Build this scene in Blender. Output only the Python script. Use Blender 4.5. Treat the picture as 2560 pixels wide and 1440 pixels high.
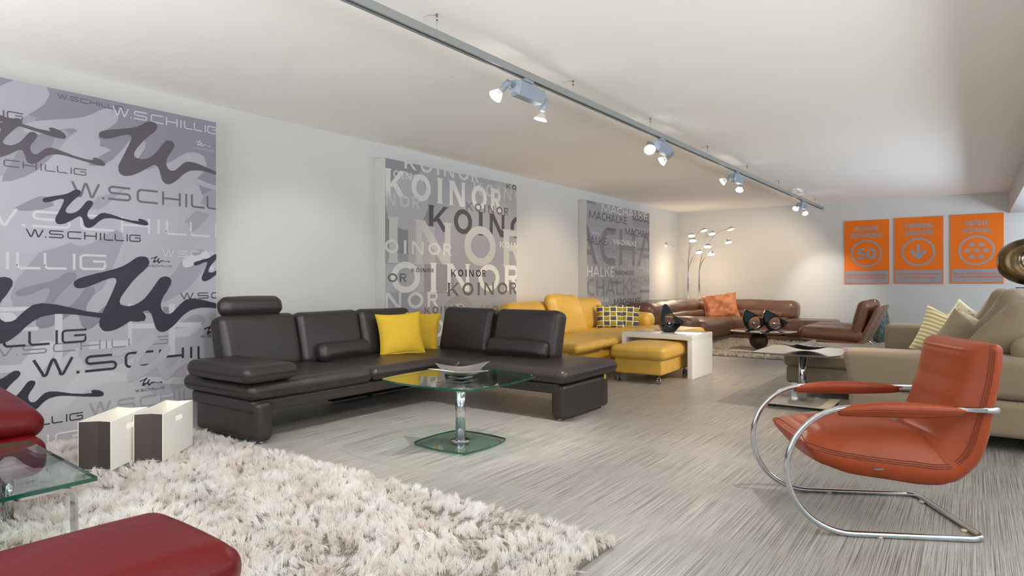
import bpy, bmesh, math, random
from mathutils import Vector, Matrix, noise
R = math.radians
random.seed(7)
scene = bpy.context.scene
col = scene.collection
for o in list(bpy.data.objects): bpy.data.objects.remove(o)

# ---------------------------------------------------------------- camera, world, lights, exposure
CAMH, FPX, HZN = 1.10, 1600.0, 702.0
YAW = math.atan2(1150, 1600)
SY, CY = math.sin(YAW), math.cos(YAW)
cam = bpy.data.cameras.new('camera'); camo = bpy.data.objects.new('camera', cam); col.objects.link(camo)
camo.location = (0, 0, CAMH); camo.rotation_euler = (R(90), 0, YAW)
cam.sensor_width = 36; cam.lens = 36 * FPX / 2560; cam.shift_y = -(720 - HZN) / 2560
cam.clip_start = .05; cam.clip_end = 100
scene.camera = camo
vs = scene.view_settings
vs.view_transform = 'Standard'; vs.look = 'None'; vs.gamma = 1; vs.use_curve_mapping = False
vs.exposure = -0.22
scene.cycles.diffuse_bounces = 8; scene.cycles.max_bounces = 14

world = bpy.data.worlds.new('world'); scene.world = world; world.use_nodes = True
world.node_tree.nodes['Background'].inputs[0].default_value = (.72, .84, 1, 1)
world.node_tree.nodes['Background'].inputs[1].default_value = 1.6

def srgb(r, g, b):
    f = lambda c: (c / 12.92 if c <= .04045 else ((c + .055) / 1.055) ** 2.4)
    return (f(r / 255), f(g / 255), f(b / 255), 1)

def light(kind, name, loc, target, energy, color=(1, 1, 1), **kw):
    l = bpy.data.lights.new(name, kind); o = bpy.data.objects.new(name, l); col.objects.link(o)
    o.location = loc
    o.rotation_euler = (Vector(target) - Vector(loc)).to_track_quat('-Z', 'Y').to_euler()
    l.energy = energy; l.color = color
    for k, v in kw.items(): setattr(l, k, v)
    return o

COOLM = (.84, .91, 1); WARM = (1, .80, .57); NEUT = (1, .965, .92); COOL = (.74, .84, 1); COOLW = (.94, .96, 1)
ROOM = dict(x0=-5.14, x1=3.4, y0=-2.2, y1=13.3, h=2.57)
# added area lights at the unseen windows, tilted up to brighten the ceiling
for nm, p, q, e, c, w in (('ceiling_fill_front', (-2.6, -2.1, 1.2), (-2.6, -.95, 3.2), 300, COOLW, 4.4),
                          ('ceiling_fill_right', (3.3, 2.2, 1.2), (2.1, 2.4, 3.3), 360, COOLW, 5.0),
                          ('ceiling_fill_right_far', (3.3, 9.6, 1.2), (2.1, 9.6, 3.3), 430, COOL, 4.6)):
    light('AREA', nm, p, q, e, c, shape='RECTANGLE', size=w, size_y=1.6, spread=R(140))
# spots added without fixtures, for an unseen second track and the near rail
SPOTS2 = [
 ((-2.4, .75, 2.3), (-5.0, 1.7, .7), 70, COOLW, 56, .7),
 ((-2.4, 1.1, 2.3), (-3.6, 2.3, 0), 70, NEUT, 64, .7),
 ((-.3, 3.4, 2.42), (-2.0, 3.3, 0.0), 120, NEUT, 56, .5),
 ((.3, 1.2, 2.42), (-3.4, 1.7, 0.0), 170, NEUT, 66, .7),
 ((.6, 5.2, 2.42), (-4.9, 6.0, 1.3), 200, WARM, 60, .8),
 ((.3, 7.0, 2.42), (-3.4, 7.6, 0.2), 330, WARM, 56, .8),
 ((.2, 7.9, 2.42), (-.35, 6.6, 0.3), 110, NEUT, 60, .9),
 ((-.2, 5.6, 2.42), (-1.9, 5.4, 0.0), 190, WARM, 80, .9),  # added to brighten the aisle floor
 ((.9, 9.4, 2.42), (-3.0, 10.6, 0.2), 420, WARM, 62, .8),
]
for i, (a, b, e, c, ang, bl) in enumerate(SPOTS2):
    light('SPOT', 'unseen_spot', a, b, e, c, spot_size=R(ang), spot_blend=bl, shadow_soft_size=.03)

# ---------------------------------------------------------------- materials
MATS = {}
def mat(name, rgb, rough=.5, metal=0, bump=None, vary=None, coat=0, spec=.5, sheen=0, trans=0, emit=None):
    """bump=(scale, strength, distance); vary=(scale, amount)"""
    m = bpy.data.materials.new(name); m.use_nodes = True; MATS[name] = m
    nt = m.node_tree; b = nt.nodes['Principled BSDF']
    c = srgb(*rgb)
    b.inputs['Base Color'].default_value = c; b.inputs['Roughness'].default_value = rough
    b.inputs['Metallic'].default_value = metal; b.inputs['Specular IOR Level'].default_value = spec
    b.inputs['Coat Weight'].default_value = coat; b.inputs['Coat Roughness'].default_value = .12
    b.inputs['Sheen Weight'].default_value = sheen
    if emit:
        b.inputs['Emission Color'].default_value = (*emit[:3], 1); b.inputs['Emission Strength'].default_value = emit[3]
    tc = nt.nodes.new('ShaderNodeTexCoord')
    if vary:
        n = nt.nodes.new('ShaderNodeTexNoise'); n.inputs['Scale'].default_value = vary[0]; n.inputs['Detail'].default_value = 4
        nt.links.new(tc.outputs['Object'], n.inputs['Vector'])
        r = nt.nodes.new('ShaderNodeMapRange'); r.inputs[1].default_value = .3; r.inputs[2].default_value = .7
        r.inputs[3].default_value = 1 - vary[1]; r.inputs[4].default_value = 1 + vary[1]
        nt.links.new(n.outputs['Fac'], r.inputs[0])
        mx = nt.nodes.new('ShaderNodeMix'); mx.data_type = 'RGBA'; mx.blend_type = 'MULTIPLY'; mx.inputs[0].default_value = 1
        mx.inputs[6].default_value = c; nt.links.new(r.outputs[0], mx.inputs[7])
        nt.links.new(mx.outputs[2], b.inputs['Base Color'])
    if bump:
        n2 = nt.nodes.new('ShaderNodeTexNoise'); n2.inputs['Scale'].default_value = bump[0]; n2.inputs['Detail'].default_value = 5
        nt.links.new(tc.outputs['Object'], n2.inputs['Vector'])
        bp = nt.nodes.new('ShaderNodeBump'); bp.inputs['Strength'].default_value = bump[1]; bp.inputs['Distance'].default_value = bump[2]
        nt.links.new(n2.outputs['Fac'], bp.inputs['Height']); nt.links.new(bp.outputs[0], b.inputs['Normal'])
    return m

def leather(name, rgb, rough=.38, var=.08, spec=.5):
    m = mat(name, rgb, rough, vary=(6, var), spec=spec)
    nt = m.node_tree; b = nt.nodes['Principled BSDF']; tc = nt.nodes['Texture Coordinate']
    v = nt.nodes.new('ShaderNodeTexVoronoi'); v.inputs['Scale'].default_value = 260
    n = nt.nodes.new('ShaderNodeTexNoise'); n.inputs['Scale'].default_value = 9; n.inputs['Detail'].default_value = 6
    for q in (v, n): nt.links.new(tc.outputs['Object'], q.inputs['Vector'])
    b1 = nt.nodes.new('ShaderNodeBump'); b1.inputs['Strength'].default_value = .12; b1.inputs['Distance'].default_value = .002
    b2 = nt.nodes.new('ShaderNodeBump'); b2.inputs['Strength'].default_value = .35; b2.inputs['Distance'].default_value = .012
    nt.links.new(v.outputs['Distance'], b1.inputs['Height']); nt.links.new(n.outputs['Fac'], b2.inputs['Height'])
    nt.links.new(b2.outputs[0], b1.inputs['Normal']); nt.links.new(b1.outputs[0], b.inputs['Normal'])
    return m

def weave(name, rgb, rgb2, scale=420, rough=.9):
    m = mat(name, rgb, rough, spec=.2, sheen=.15)
    nt = m.node_tree; b = nt.nodes['Principled BSDF']; tc = nt.nodes['Texture Coordinate']
    n = nt.nodes.new('ShaderNodeTexNoise'); n.inputs['Scale'].default_value = scale; n.inputs['Detail'].default_value = 2
    mp = nt.nodes.new('ShaderNodeMapping'); mp.inputs['Scale'].default_value = (1, 1, .35)
    nt.links.new(tc.outputs['Object'], mp.inputs[0]); nt.links.new(mp.outputs[0], n.inputs['Vector'])
    cr = nt.nodes.new('ShaderNodeValToRGB'); cr.color_ramp.elements[0].position = .38; cr.color_ramp.elements[1].position = .62
    cr.color_ramp.elements[0].color = srgb(*rgb2); cr.color_ramp.elements[1].color = srgb(*rgb)
    nt.links.new(n.outputs['Fac'], cr.inputs[0]); nt.links.new(cr.outputs[0], b.inputs['Base Color'])
    bp = nt.nodes.new('ShaderNodeBump'); bp.inputs['Strength'].default_value = .3; bp.inputs['Distance'].default_value = .002
    nt.links.new(n.outputs['Fac'], bp.inputs['Height']); nt.links.new(bp.outputs[0], b.inputs['Normal'])
    return m

def glassmat(name, tint, refl=1.5, dark=0):
    m = bpy.data.materials.new(name); m.use_nodes = True; nt = m.node_tree
    for n in list(nt.nodes): nt.nodes.remove(n)
    out = nt.nodes.new('ShaderNodeOutputMaterial'); mx = nt.nodes.new('ShaderNodeMixShader')
    t = nt.nodes.new('ShaderNodeBsdfTransparent'); t.inputs[0].default_value = (*tint, 1)
    g = nt.nodes.new('ShaderNodeBsdfGlossy'); g.inputs['Roughness'].default_value = .01; g.inputs[0].default_value = (1, 1, 1, 1)
    lw = nt.nodes.new('ShaderNodeLayerWeight'); lw.inputs[0].default_value = .5
    pw = nt.nodes.new('ShaderNodeMath'); pw.operation = 'POWER'; pw.inputs[1].default_value = 4.6; nt.links.new(lw.outputs['Facing'], pw.inputs[0])
    fr = nt.nodes.new('ShaderNodeMath'); fr.operation = 'MULTIPLY_ADD'; fr.inputs[1].default_value = .9; fr.inputs[2].default_value = (refl - 1) ** 2 / (refl + 1) ** 2
    nt.links.new(pw.outputs[0], fr.inputs[0])
    nt.links.new(fr.outputs[0], mx.inputs[0]); nt.links.new(t.outputs[0], mx.inputs[1]); nt.links.new(g.outputs[0], mx.inputs[2])
    nt.links.new(mx.outputs[0], out.inputs[0])
    MATS[name] = m; return m

M_wall = mat('painted_wall', (203, 201, 198), .85, bump=(90, .12, .004), vary=(.7, .015), spec=.3)
M_ceil = mat('painted_ceiling', (246, 242, 237), .9, bump=(3, .1, .02), vary=(.5, .012), spec=.2)
M_chrome = mat('chrome', (205, 207, 210), .08, metal=1)
M_steel = mat('brushed_steel', (150, 152, 156), .3, metal=1)
M_alu = mat('painted_aluminium', (140, 142, 140), .45, metal=.2)
M_bluegrey = mat('grey_lamp_housing', (138, 146, 158), .5, metal=.1)
M_black = mat('black_plastic', (22, 22, 23), .45)
M_dleather = leather('dark_brown_leather', (47, 40, 39), .38)
M_dseam = mat('dark_seam_thread', (30, 26, 25), .6)
M_yleather = leather('yellow_leather', (204, 164, 70), .36)
M_yfabric = mat('yellow_linen', (226, 184, 60), .85, bump=(420, .3, .002), vary=(5, .05), spec=.2)
M_bleather = leather('brown_leather', (110, 80, 66), .28, .14)
M_cleather = leather('cognac_brown_leather', (118, 76, 50), .34)
M_tan = leather('tan_leather', (198, 124, 80), .4)
M_oleather = leather('orange_leather', (148, 62, 26), .42, .05, .32)
M_oseam = mat('dark_orange_thread', (105, 38, 16), .6)
M_rleather = leather('red_leather', (92, 8, 14), .36, .05, .28)
M_white = mat('white_lacquer', (236, 235, 232), .12, coat=.5)
M_ceramic = mat('black_glazed_ceramic', (9, 9, 10), .09, spec=.3)
M_beige = weave('beige_weave', (146, 129, 108), (132, 117, 97), 800)
M_taupe = weave('taupe_pillow_cloth', (150, 133, 109), (136, 120, 97), 700)
M_glass = glassmat('clear_glass', (.86, .94, .91), 1.52)
M_gedge = mat('green_glass_edge', (20, 78, 60), .08, coat=.6)
M_dglass = mat('grey_mirror_glass', (52, 50, 50), .03, coat=1, spec=1)
M_bulbglass = glassmat('lamp_glass', (.96, .96, .97), 1.35)
M_bulb = mat('lit_lamp_face', (255, 250, 240), .5, emit=(1, .95, .86, 14))
M_bulbw = mat('warm_lit_lamp_face', (255, 246, 226), .5, emit=(1, .86, .62, 9))
M_bagw = mat('white_card', (240, 236, 228), .7)
M_bagd = mat('dark_card', (70, 62, 60), .7)
M_wood = mat('dark_wood', (62, 44, 34), .35, vary=(14, .25))
M_cream = mat('cream_lacquer', (205, 198, 178), .2, coat=.3)
M_bronze = mat('bronze_glaze', (104, 84, 58), .25, metal=.8, vary=(5, .35), bump=(14, .12, .01))
M_pedestal = mat('grey_stone', (112, 104, 102), .75, vary=(40, .12))
M_paper = mat('lilac_paper', (178, 172, 205), .6)
M_tag = mat('fabric_tag', (225, 225, 230), .7)

# ---------------------------------------------------------------- mesh tools
class MB:
    def __init__(s): s.v = []; s.f = []; s.mi = []; s.sm = []; s.M = Matrix()
    def add(s, verts, faces, mi=0, smooth=True):
        b = len(s.v); s.v += [tuple(s.M @ Vector(p)) for p in verts]
        s.f += [tuple(b + i for i in f) for f in faces]; s.mi += [mi] * len(faces); s.sm += [smooth] * len(faces)
        return s
    def build(s, name, mats, parent=None, loc=None, rot=None):
        me = bpy.data.meshes.new(name); me.from_pydata(s.v, [], s.f)
        if not isinstance(mats, (list, tuple)): mats = [mats]
        for m in mats: me.materials.append(m)
        me.polygons.foreach_set('material_index', s.mi); me.polygons.foreach_set('use_smooth', s.sm)
        me.update()
        o = bpy.data.objects.new(name, me); col.objects.link(o)
        if parent: o.parent = parent
        if loc: o.location = loc
        if rot: o.rotation_euler = rot
        return o

def T(loc=(0, 0, 0), rot=(0, 0, 0)):
    from mathutils import Euler
    return Matrix.Translation(loc) @ Euler(rot).to_matrix().to_4x4()

def lin(a, b, n): return [a + (b - a) * i / n for i in range(n + 1)]

def soft(mb, size, r, puff=(0, 0, 0), n=8, nr=3, wr=0, wf=3, seed=0, deform=None, mi=0, M=None, grooves=None):
    """rounded, puffed upholstery block centred on the origin"""
    hx, hy, hz = [s / 2 for s in size]; r = min(r, hx, hy, hz)
    def samples(h):
        out = [-h + r * (1 - math.tan(math.pi / 4 * (1 - i / nr))) for i in range(nr)]
        inner = lin(-h + r, h - r, n) if h - r > 1e-4 else [0.0]
        return out + inner + [-x for x in reversed(out)]
    sx, sy, sz = samples(hx), samples(hy), samples(hz)
    verts = []; idx = {}; faces = []
    def pt(x, y, z):
        q = Vector((max(-hx + r, min(hx - r, x)), max(-hy + r, min(hy - r, y)), max(-hz + r, min(hz - r, z))))
        d = Vector((x, y, z)) - q
        if d.length > 1e-9: d.normalize()
        p = q + d * r
        u, v, w = x / hx, y / hy, z / hz
        p.x += math.copysign(puff[0], x) * (1 - v * v) * (1 - w * w) * abs(u)
        p.y += math.copysign(puff[1], y) * (1 - u * u) * (1 - w * w) * abs(v)
        p.z += math.copysign(puff[2], z) * (1 - u ** 2) ** .7 * (1 - v ** 2) ** .7 * abs(w)
        if grooves:
            for ax, pos, wd, dp in grooves:
                t = (p[ax] - pos) / wd
                if abs(t) < 3:
                    p += -d * dp * math.exp(-t * t) if d.length else Vector()
        if wr:
            k = noise.noise_vector(p * wf + Vector((seed, seed * 2, 0)))
            p += d * (k.x * wr) + k * wr * .3
        if deform: p = Vector(deform(p))
        if M: p = M @ p
        return p
    def vid(x, y, z):
        k = (round(x, 6), round(y, 6), round(z, 6))
        if k not in idx: idx[k] = len(verts); verts.append(pt(x, y, z))
        return idx[k]
    def grid(A, B, fn, flip):
        for i in range(len(A) - 1):
            for j in range(len(B) - 1):
                q = [vid(*fn(A[i], B[j])), vid(*fn(A[i + 1], B[j])), vid(*fn(A[i + 1], B[j + 1])), vid(*fn(A[i], B[j + 1]))]
                if flip: q.reverse()
                if len(set(q)) == 4: faces.append(q)
    grid(sx, sy, lambda a, b: (a, b, hz), False); grid(sx, sy, lambda a, b: (a, b, -hz), True)
    grid(sy, sz, lambda a, b: (hx, a, b), False); grid(sy, sz, lambda a, b: (-hx, a, b), True)
    grid(sx, sz, lambda a, b: (a, hy, b), True); grid(sx, sz, lambda a, b: (a, -hy, b), False)
    mb.add(verts, faces, mi)
    return mb

def softbox(name, size, r, mats, parent=None, loc=None, rot=None, **kw):
    return soft(MB(), size, r, **kw).build(name, mats, parent, loc, rot)

def box(mb, lo, hi, mi=0, bev=.004):
    size = [hi[i] - lo[i] for i in range(3)]; c = [(hi[i] + lo[i]) / 2 for i in range(3)]
    if bev <= 0:
        v = [(x, y, z) for x in (lo[0], hi[0]) for y in (lo[1], hi[1]) for z in (lo[2], hi[2])]
        mb.add(v, [(0, 1, 3, 2), (4, 6, 7, 5), (0, 4, 5, 1), (2, 3, 7, 6), (0, 2, 6, 4), (1, 5, 7, 3)], mi, False); return mb
    return soft(mb, size, bev, n=1, nr=2, mi=mi, M=Matrix.Translation(c))

def smooth_path(pts, k=6, closed=False):
    P = [Vector(p) for p in pts]; out = []; n = len(P)
    rng = range(n if closed else n - 1)
    for i in rng:
        if closed: a, b, c, d = P[i - 1], P[i], P[(i + 1) % n], P[(i + 2) % n]
        else: a, b, c, d = P[max(i - 1, 0)], P[i], P[i + 1], P[min(i + 2, n - 1)]
        for j in range(k):
            t = j / k
            out.append(.5 * ((2 * b) + (c - a) * t + (2 * a - 5 * b + 4 * c - d) * t * t + (3 * b - a - 3 * c + d) * t ** 3))
    if not closed: out.append(P[-1])
    return out

def tube(mb, pts, r, seg=12, mi=0, closed=False, k=0, flat=1.0):
    """round tube along pts; r number or list"""
    P = smooth_path(pts, k, closed) if k else [Vector(p) for p in pts]
    n = len(P)
    if isinstance(r, (list, tuple)):
        m = len(r); rr = []
        for i in range(n):
            t = i / (n - 1) * (m - 1); a = min(int(t), m - 2); rr.append(r[a] + (r[a + 1] - r[a]) * (t - a))
    else: rr = [r] * n
    tan = []
    for i in range(n):
        a = P[i - 1] if (i or closed) else P[0]; b = P[(i + 1) % n] if (i < n - 1 or closed) else P[-1]
        tan.append((b - a).normalized())
    up = Vector((0, 0, 1)) if abs(tan[0].z) < .9 else Vector((1, 0, 0))
    nrm = (up - tan[0] * up.dot(tan[0])).normalized(); verts = []; faces = []
    for i in range(n):
        nrm = (nrm - tan[i] * nrm.dot(tan[i])).normalized(); bi = tan[i].cross(nrm)
        for j in range(seg):
            a = 2 * math.pi * j / seg
            verts.append(P[i] + (nrm * math.cos(a) * flat + bi * math.sin(a)) * rr[i])
    for i in range(n if closed else n - 1):
        for j in range(seg):
            i2 = (i + 1) % n
            faces.append((i * seg + j, i * seg + (j + 1) % seg, i2 * seg + (j + 1) % seg, i2 * seg + j))
    if not closed:
        faces.append(tuple(reversed(range(seg)))); faces.append(tuple((n - 1) * seg + j for j in range(seg)))
    mb.add(verts, faces, mi); return mb

def lathe(mb, prof, seg=32, mi=0, M=None, cap=True):
    verts = []; faces = []; n = len(prof)
    for r_, z in prof:
        for j in range(seg):
            a = 2 * math.pi * j / seg; p = Vector((r_ * math.cos(a), r_ * math.sin(a), z)); verts.append(M @ p if M else p)
    for i in range(n - 1):
        for j in range(seg):
            faces.append((i * seg + j, i * seg + (j + 1) % seg, (i + 1) * seg + (j + 1) % seg, (i + 1) * seg + j))
    if cap:
        if prof[0][0] > 1e-5: faces.append(tuple(reversed(range(seg))))
        if prof[-1][0] > 1e-5: faces.append(tuple((n - 1) * seg + j for j in range(seg)))
    mb.add(verts, faces, mi); return mb

def slab(mb, poly, z0, z1, mi_top=0, mi_side=0, bev=.0):
    n = len(poly)
    v = [(x, y, z0) for x, y in poly] + [(x, y, z1) for x, y in poly]
    mb.add(v, [tuple(reversed(range(n))), tuple(range(n, 2 * n))], mi_top, False)
    mb.add(v, [(i, (i + 1) % n, n + (i + 1) % n, n + i) for i in range(n)], mi_side, False)
    return mb

def squircle(hx, hy, bulge, rc, n=10):
    """rounded rectangle whose four sides bow outwards"""
    out = []
    for k in range(4):
        cx = (hx - rc) * (1 if k in (0, 3) else -1); cy = (hy - rc) * (1 if k in (0, 1) else -1)
        for i in range(n + 1):
            a = math.pi / 2 * (k + i / n)
            out.append([cx + rc * math.cos(a), cy + rc * math.sin(a)])
        for i in range(1, n):
            t = i / n
            nx, ny = [(-1, 0), (0, -1), (1, 0), (0, 1)][k]
            if k in (0, 2): L = 2 * (hx - rc); out.append([cx + nx * L * t, cy + math.copysign(rc, cy)])
            else: L = 2 * (hy - rc); out.append([cx + math.copysign(rc, cx), cy + ny * L * t])
    for p in out:
        u, v = p[0] / hx, p[1] / hy
        p[0] += math.copysign(bulge, u) * max(0, 1 - v * v) * abs(u) ** 2
        p[1] += math.copysign(bulge, v) * max(0, 1 - u * u) * abs(v) ** 2
    return [tuple(p) for p in out]

def pillow(mb, w, h, t, n=18, seed=0, wr=.012, mi=0, M=None, pinch=.10):
    """square cushion in the xz plane, thickness along y"""
    verts = []; faces = []
    for s in (1, -1):
        b = len(verts)
        for i in range(n + 1):
            for j in range(n + 1):
                u, v = -math.cos(math.pi * i / n), -math.cos(math.pi * j / n)
                u = .5 * u + .5 * (2 * i / n - 1); v = .5 * v + .5 * (2 * j / n - 1)
                x = u * w / 2 * (1 - pinch * (1 - v * v)); z = v * h / 2 * (1 - pinch * (1 - u * u))
                th = t / 2 * (max(0, (1 - u ** 4)) ** .5) * (max(0, (1 - v ** 4)) ** .5)
                k = noise.noise(Vector((x * 7 + seed, z * 7, s + seed))) * wr + noise.noise(Vector((x * 16 + seed, z * 16, s))) * wr * .6
                e = min(1, th / (t / 2) * 2)
                verts.append((x, s * (th + k * e + (.002 if e else 0)), z))
        for i in range(n):
            for j in range(n):
                q = [b + i * (n + 1) + j, b + (i + 1) * (n + 1) + j, b + (i + 1) * (n + 1) + j + 1, b + i * (n + 1) + j + 1]
                faces.append(q if s < 0 else q[::-1])
    # close the rim
    m = n + 1; A = 0; B = m * m
    rim = [i * m for i in range(m)] + [n * m + j for j in range(1, m)] + [i * m + n for i in range(n - 1, -1, -1)] + [j for j in range(n - 1, 0, -1)]
    for k in range(len(rim)):
        a, b2 = rim[k], rim[(k + 1) % len(rim)]
        faces.append((A + a, A + b2, B + b2, B + a))
    if M: verts = [M @ Vector(p) for p in verts]
    mb.add(verts, faces, mi); return mb

def thing(name, label, cat, loc=(0, 0, 0), rz=0, group=None):
    o = bpy.data.objects.new(name, None); col.objects.link(o); o.empty_display_size = .1
    o.location = loc; o.rotation_euler = (0, 0, rz); o['label'] = label; o['category'] = cat
    if group: o['group'] = group
    return o
def tag(o, label, cat, group=None, kind=None):
    o['label'] = label; o['category'] = cat
    if group: o['group'] = group
    if kind: o['kind'] = kind
    return o
def struct(o): o['kind'] = 'structure'; return o
def copy_tree(o, parent=None):
    c = o.copy(); col.objects.link(c)
    if parent: c.parent = parent
    for ch in [x for x in bpy.data.objects if x.parent == o]: copy_tree(ch, c)
    return c

# ray through a photo point, for tracing flat artwork onto its real plane
def ray(u, v):
    a = u - 1280; return Vector((-SY * FPX + CY * a, CY * FPX + SY * a, HZN - v))
def on_x(u, v, X0):
    d = ray(u, v); t = X0 / d.x; return (d.y * t, CAMH + d.z * t)
def on_y(u, v, Y0):
    d = ray(u, v); t = Y0 / d.y; return (d.x * t, CAMH + d.z * t)

# ---------------------------------------------------------------- the room
def floor_material():
    m = mat('striped_vinyl_floor', (170, 165, 158), .34, spec=.45); nt = m.node_tree; b = nt.nodes['Principled BSDF']; L = nt.links
    tc = nt.nodes['Texture Coordinate']
    def noise_n(sx, sy, det=3):
        mp = nt.nodes.new('ShaderNodeMapping'); mp.inputs['Scale'].default_value = (sx, sy, 1)
        n = nt.nodes.new('ShaderNodeTexNoise'); n.inputs['Scale'].default_value = 1; n.inputs['Detail'].default_value = det
        L.new(tc.outputs['Object'], mp.inputs[0]); L.new(mp.outputs[0], n.inputs['Vector']); return n
    a = noise_n(300, 1.5, 4); c = noise_n(520, 4, 2); w = noise_n(.8, .6, 2)
    r1 = nt.nodes.new('ShaderNodeValToRGB'); e = r1.color_ramp.elements
    e[0].position = .33; e[0].color = srgb(100, 95, 90); e[1].position = .62; e[1].color = srgb(180, 176, 171)
    e2 = r1.color_ramp.elements.new(.46); e2.color = srgb(155, 151, 146)
    L.new(a.outputs['Fac'], r1.inputs[0])
    r2 = nt.nodes.new('ShaderNodeValToRGB'); r2.color_ramp.elements[0].position = .36; r2.color_ramp.elements[1].position = .47
    r2.color_ramp.elements[0].color = (.5, .48, .46, 1); r2.color_ramp.elements[1].color = (1, 1, 1, 1)
    L.new(c.outputs['Fac'], r2.inputs[0])
    mx = nt.nodes.new('ShaderNodeMix'); mx.data_type = 'RGBA'; mx.blend_type = 'MULTIPLY'; mx.inputs[0].default_value = .8
    L.new(r1.outputs[0], mx.inputs[6]); L.new(r2.outputs[0], mx.inputs[7])
    # faint plank joints
    br = nt.nodes.new('ShaderNodeTexBrick'); br.inputs['Scale'].default_value = 1; br.inputs['Mortar Size'].default_value = .0012
    br.inputs['Brick Width'].default_value = 1.2; br.inputs['Row Height'].default_value = .6; br.inputs['Color1'].default_value = (1, 1, 1, 1)
    br.inputs['Color2'].default_value = (.96, .955, .95, 1); br.inputs['Mortar'].default_value = (.6, .58, .56, 1)
    mp = nt.nodes.new('ShaderNodeMapping'); mp.inputs['Rotation'].default_value = (0, 0, R(90))
    L.new(tc.outputs['Object'], mp.inputs[0]); L.new(mp.outputs[0], br.inputs['Vector'])
    m2 = nt.nodes.new('ShaderNodeMix'); m2.data_type = 'RGBA'; m2.blend_type = 'MULTIPLY'; m2.inputs[0].default_value = 1
    L.new(mx.outputs[2], m2.inputs[6]); L.new(br.outputs[0], m2.inputs[7]); L.new(m2.outputs[2], b.inputs['Base Color'])
    bp = nt.nodes.new('ShaderNodeBump'); bp.inputs['Strength'].default_value = .25; bp.inputs['Distance'].default_value = .002
    L.new(a.outputs['Fac'], bp.inputs['Height']); L.new(bp.outputs[0], b.inputs['Normal'])
    return m
M_floor = floor_material()
X0, X1, Y0_, Y1, HH = ROOM['x0'], ROOM['x1'], ROOM['y0'], ROOM['y1'], ROOM['h']
struct(box(MB(), (X0 - .2, Y0_ - .2, -.1), (X1 + .2, Y1 + .2, 0), 0, 0).build('floor', M_floor))
struct(box(MB(), (X0 - .2, Y0_ - .2, HH), (X1 + .2, Y1 + .2, HH + .1), 0, 0).build('ceiling', M_ceil))
struct(box(MB(), (X0 - .2, Y0_ - .2, 0), (X0, Y1 + .2, HH), 0, 0).build('wall_left', M_wall))
struct(box(MB(), (X0, Y1, 0), (X1, Y1 + .2, HH), 0, 0).build('wall_back', M_wall))
# right and front walls carry the big shop windows (outside this view)
mb = MB()
box(mb, (X1, Y0_, 0), (X1 + .2, Y1, .35), 0, 0); box(mb, (X1, Y0_, 2.35), (X1 + .2, Y1, HH), 0, 0)
for a, b in ((Y0_, -.3), (4.7, 7.3), (11.9, Y1)): box(mb, (X1, a, .35), (X1 + .2, b, 2.35), 0, 0)
struct(mb.build('wall_right', M_wall))
mb = MB()
box(mb, (X0, Y0_ - .2, 0), (X1, Y0_, .35), 0, 0); box(mb, (X0, Y0_ - .2, 2.35), (X1, Y0_, HH), 0, 0)
for a, b in ((X0, -4.8), (-.4, X1)): box(mb, (a, Y0_ - .2, .35), (b, Y0_, 2.35), 0, 0)
struct(mb.build('wall_front', M_wall))
M_frame = mat('window_frame_grey', (120, 122, 125), .5)
def window(i, lo, hi, ax):
    e = thing('window_%d' % i, 'tall shop window with grey frame', 'window'); del e['label']; del e['category']; struct(e)
    f = MB(); t = .05
    a0, a1 = lo[ax], hi[ax]
    def bar(p, q, z0, z1):
        l, h = list(lo), list(hi); l[ax], h[ax] = p, q; l[2], h[2] = z0, z1; box(f, l, h, 0, 0)
    bar(a0, a1, .35, .41); bar(a0, a1, 2.29, 2.35)
    k = 4
    for j in range(k + 1):
        c = a0 + (a1 - a0) * j / k; bar(max(a0, c - t / 2), min(a1, c + t / 2), .41, 2.29)
    f.build('window_frame', M_frame, e)
    g = MB(); l, h = list(lo), list(hi); o = 1 - ax; mid = (lo[o] + hi[o]) / 2; l[o], h[o] = mid - .003, mid + .003; l[2], h[2] = .41, 2.29
    box(g, l, h, 0, 0); g.build('window_pane', M_glass, e)
window(1, (X1 + .10, -.3, 0), (X1 + .16, 4.7, 0), 1)
window(2, (X1 + .10, 7.3, 0), (X1 + .16, 11.9, 0), 1)
window(3, (-4.8, Y0_ - .16, 0), (-.4, Y0_ - .10, 0), 0)
struct(box(MB(), (.49, -2.2, 2.21), (.95, Y1, HH), 0, .004).build('trim_1', M_wall))
# ---------------------------------------------------------------- dark leather corner sofa
sofa = thing('corner_sofa', 'dark brown leather corner sofa with one raised headrest, behind the glass table', 'sofa', (-4.0, 4.0, 0))
def W(p): return (p[0] + 4.0, p[1] - 4.0, p[2])      # world -> local of this sofa
def dk(name, lo, hi, r, m=M_dleather, parent=sofa, **kw):
    lo, hi = W(lo), W(hi); size = [hi[i] - lo[i] for i in range(3)]; c = [(hi[i] + lo[i]) / 2 for i in range(3)]
    return softbox(name, size, r, m, parent, c, **kw)
# bases: long run along the wall and the open return
dk('base', (-4.66, 2.44, .21), (-3.88, 5.05, .305), .03, n=14)
dk('base', (-4.6, 4.26, .21), (-2.62, 5.05, .305), .03, n=14)
dk('end_panel', (-4.64, 2.46, .012), (-3.86, 2.60, .29), .045, n=8)
dk('end_panel', (-2.70, 4.27, .012), (-2.57, 5.03, .29), .04, n=8)
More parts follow.
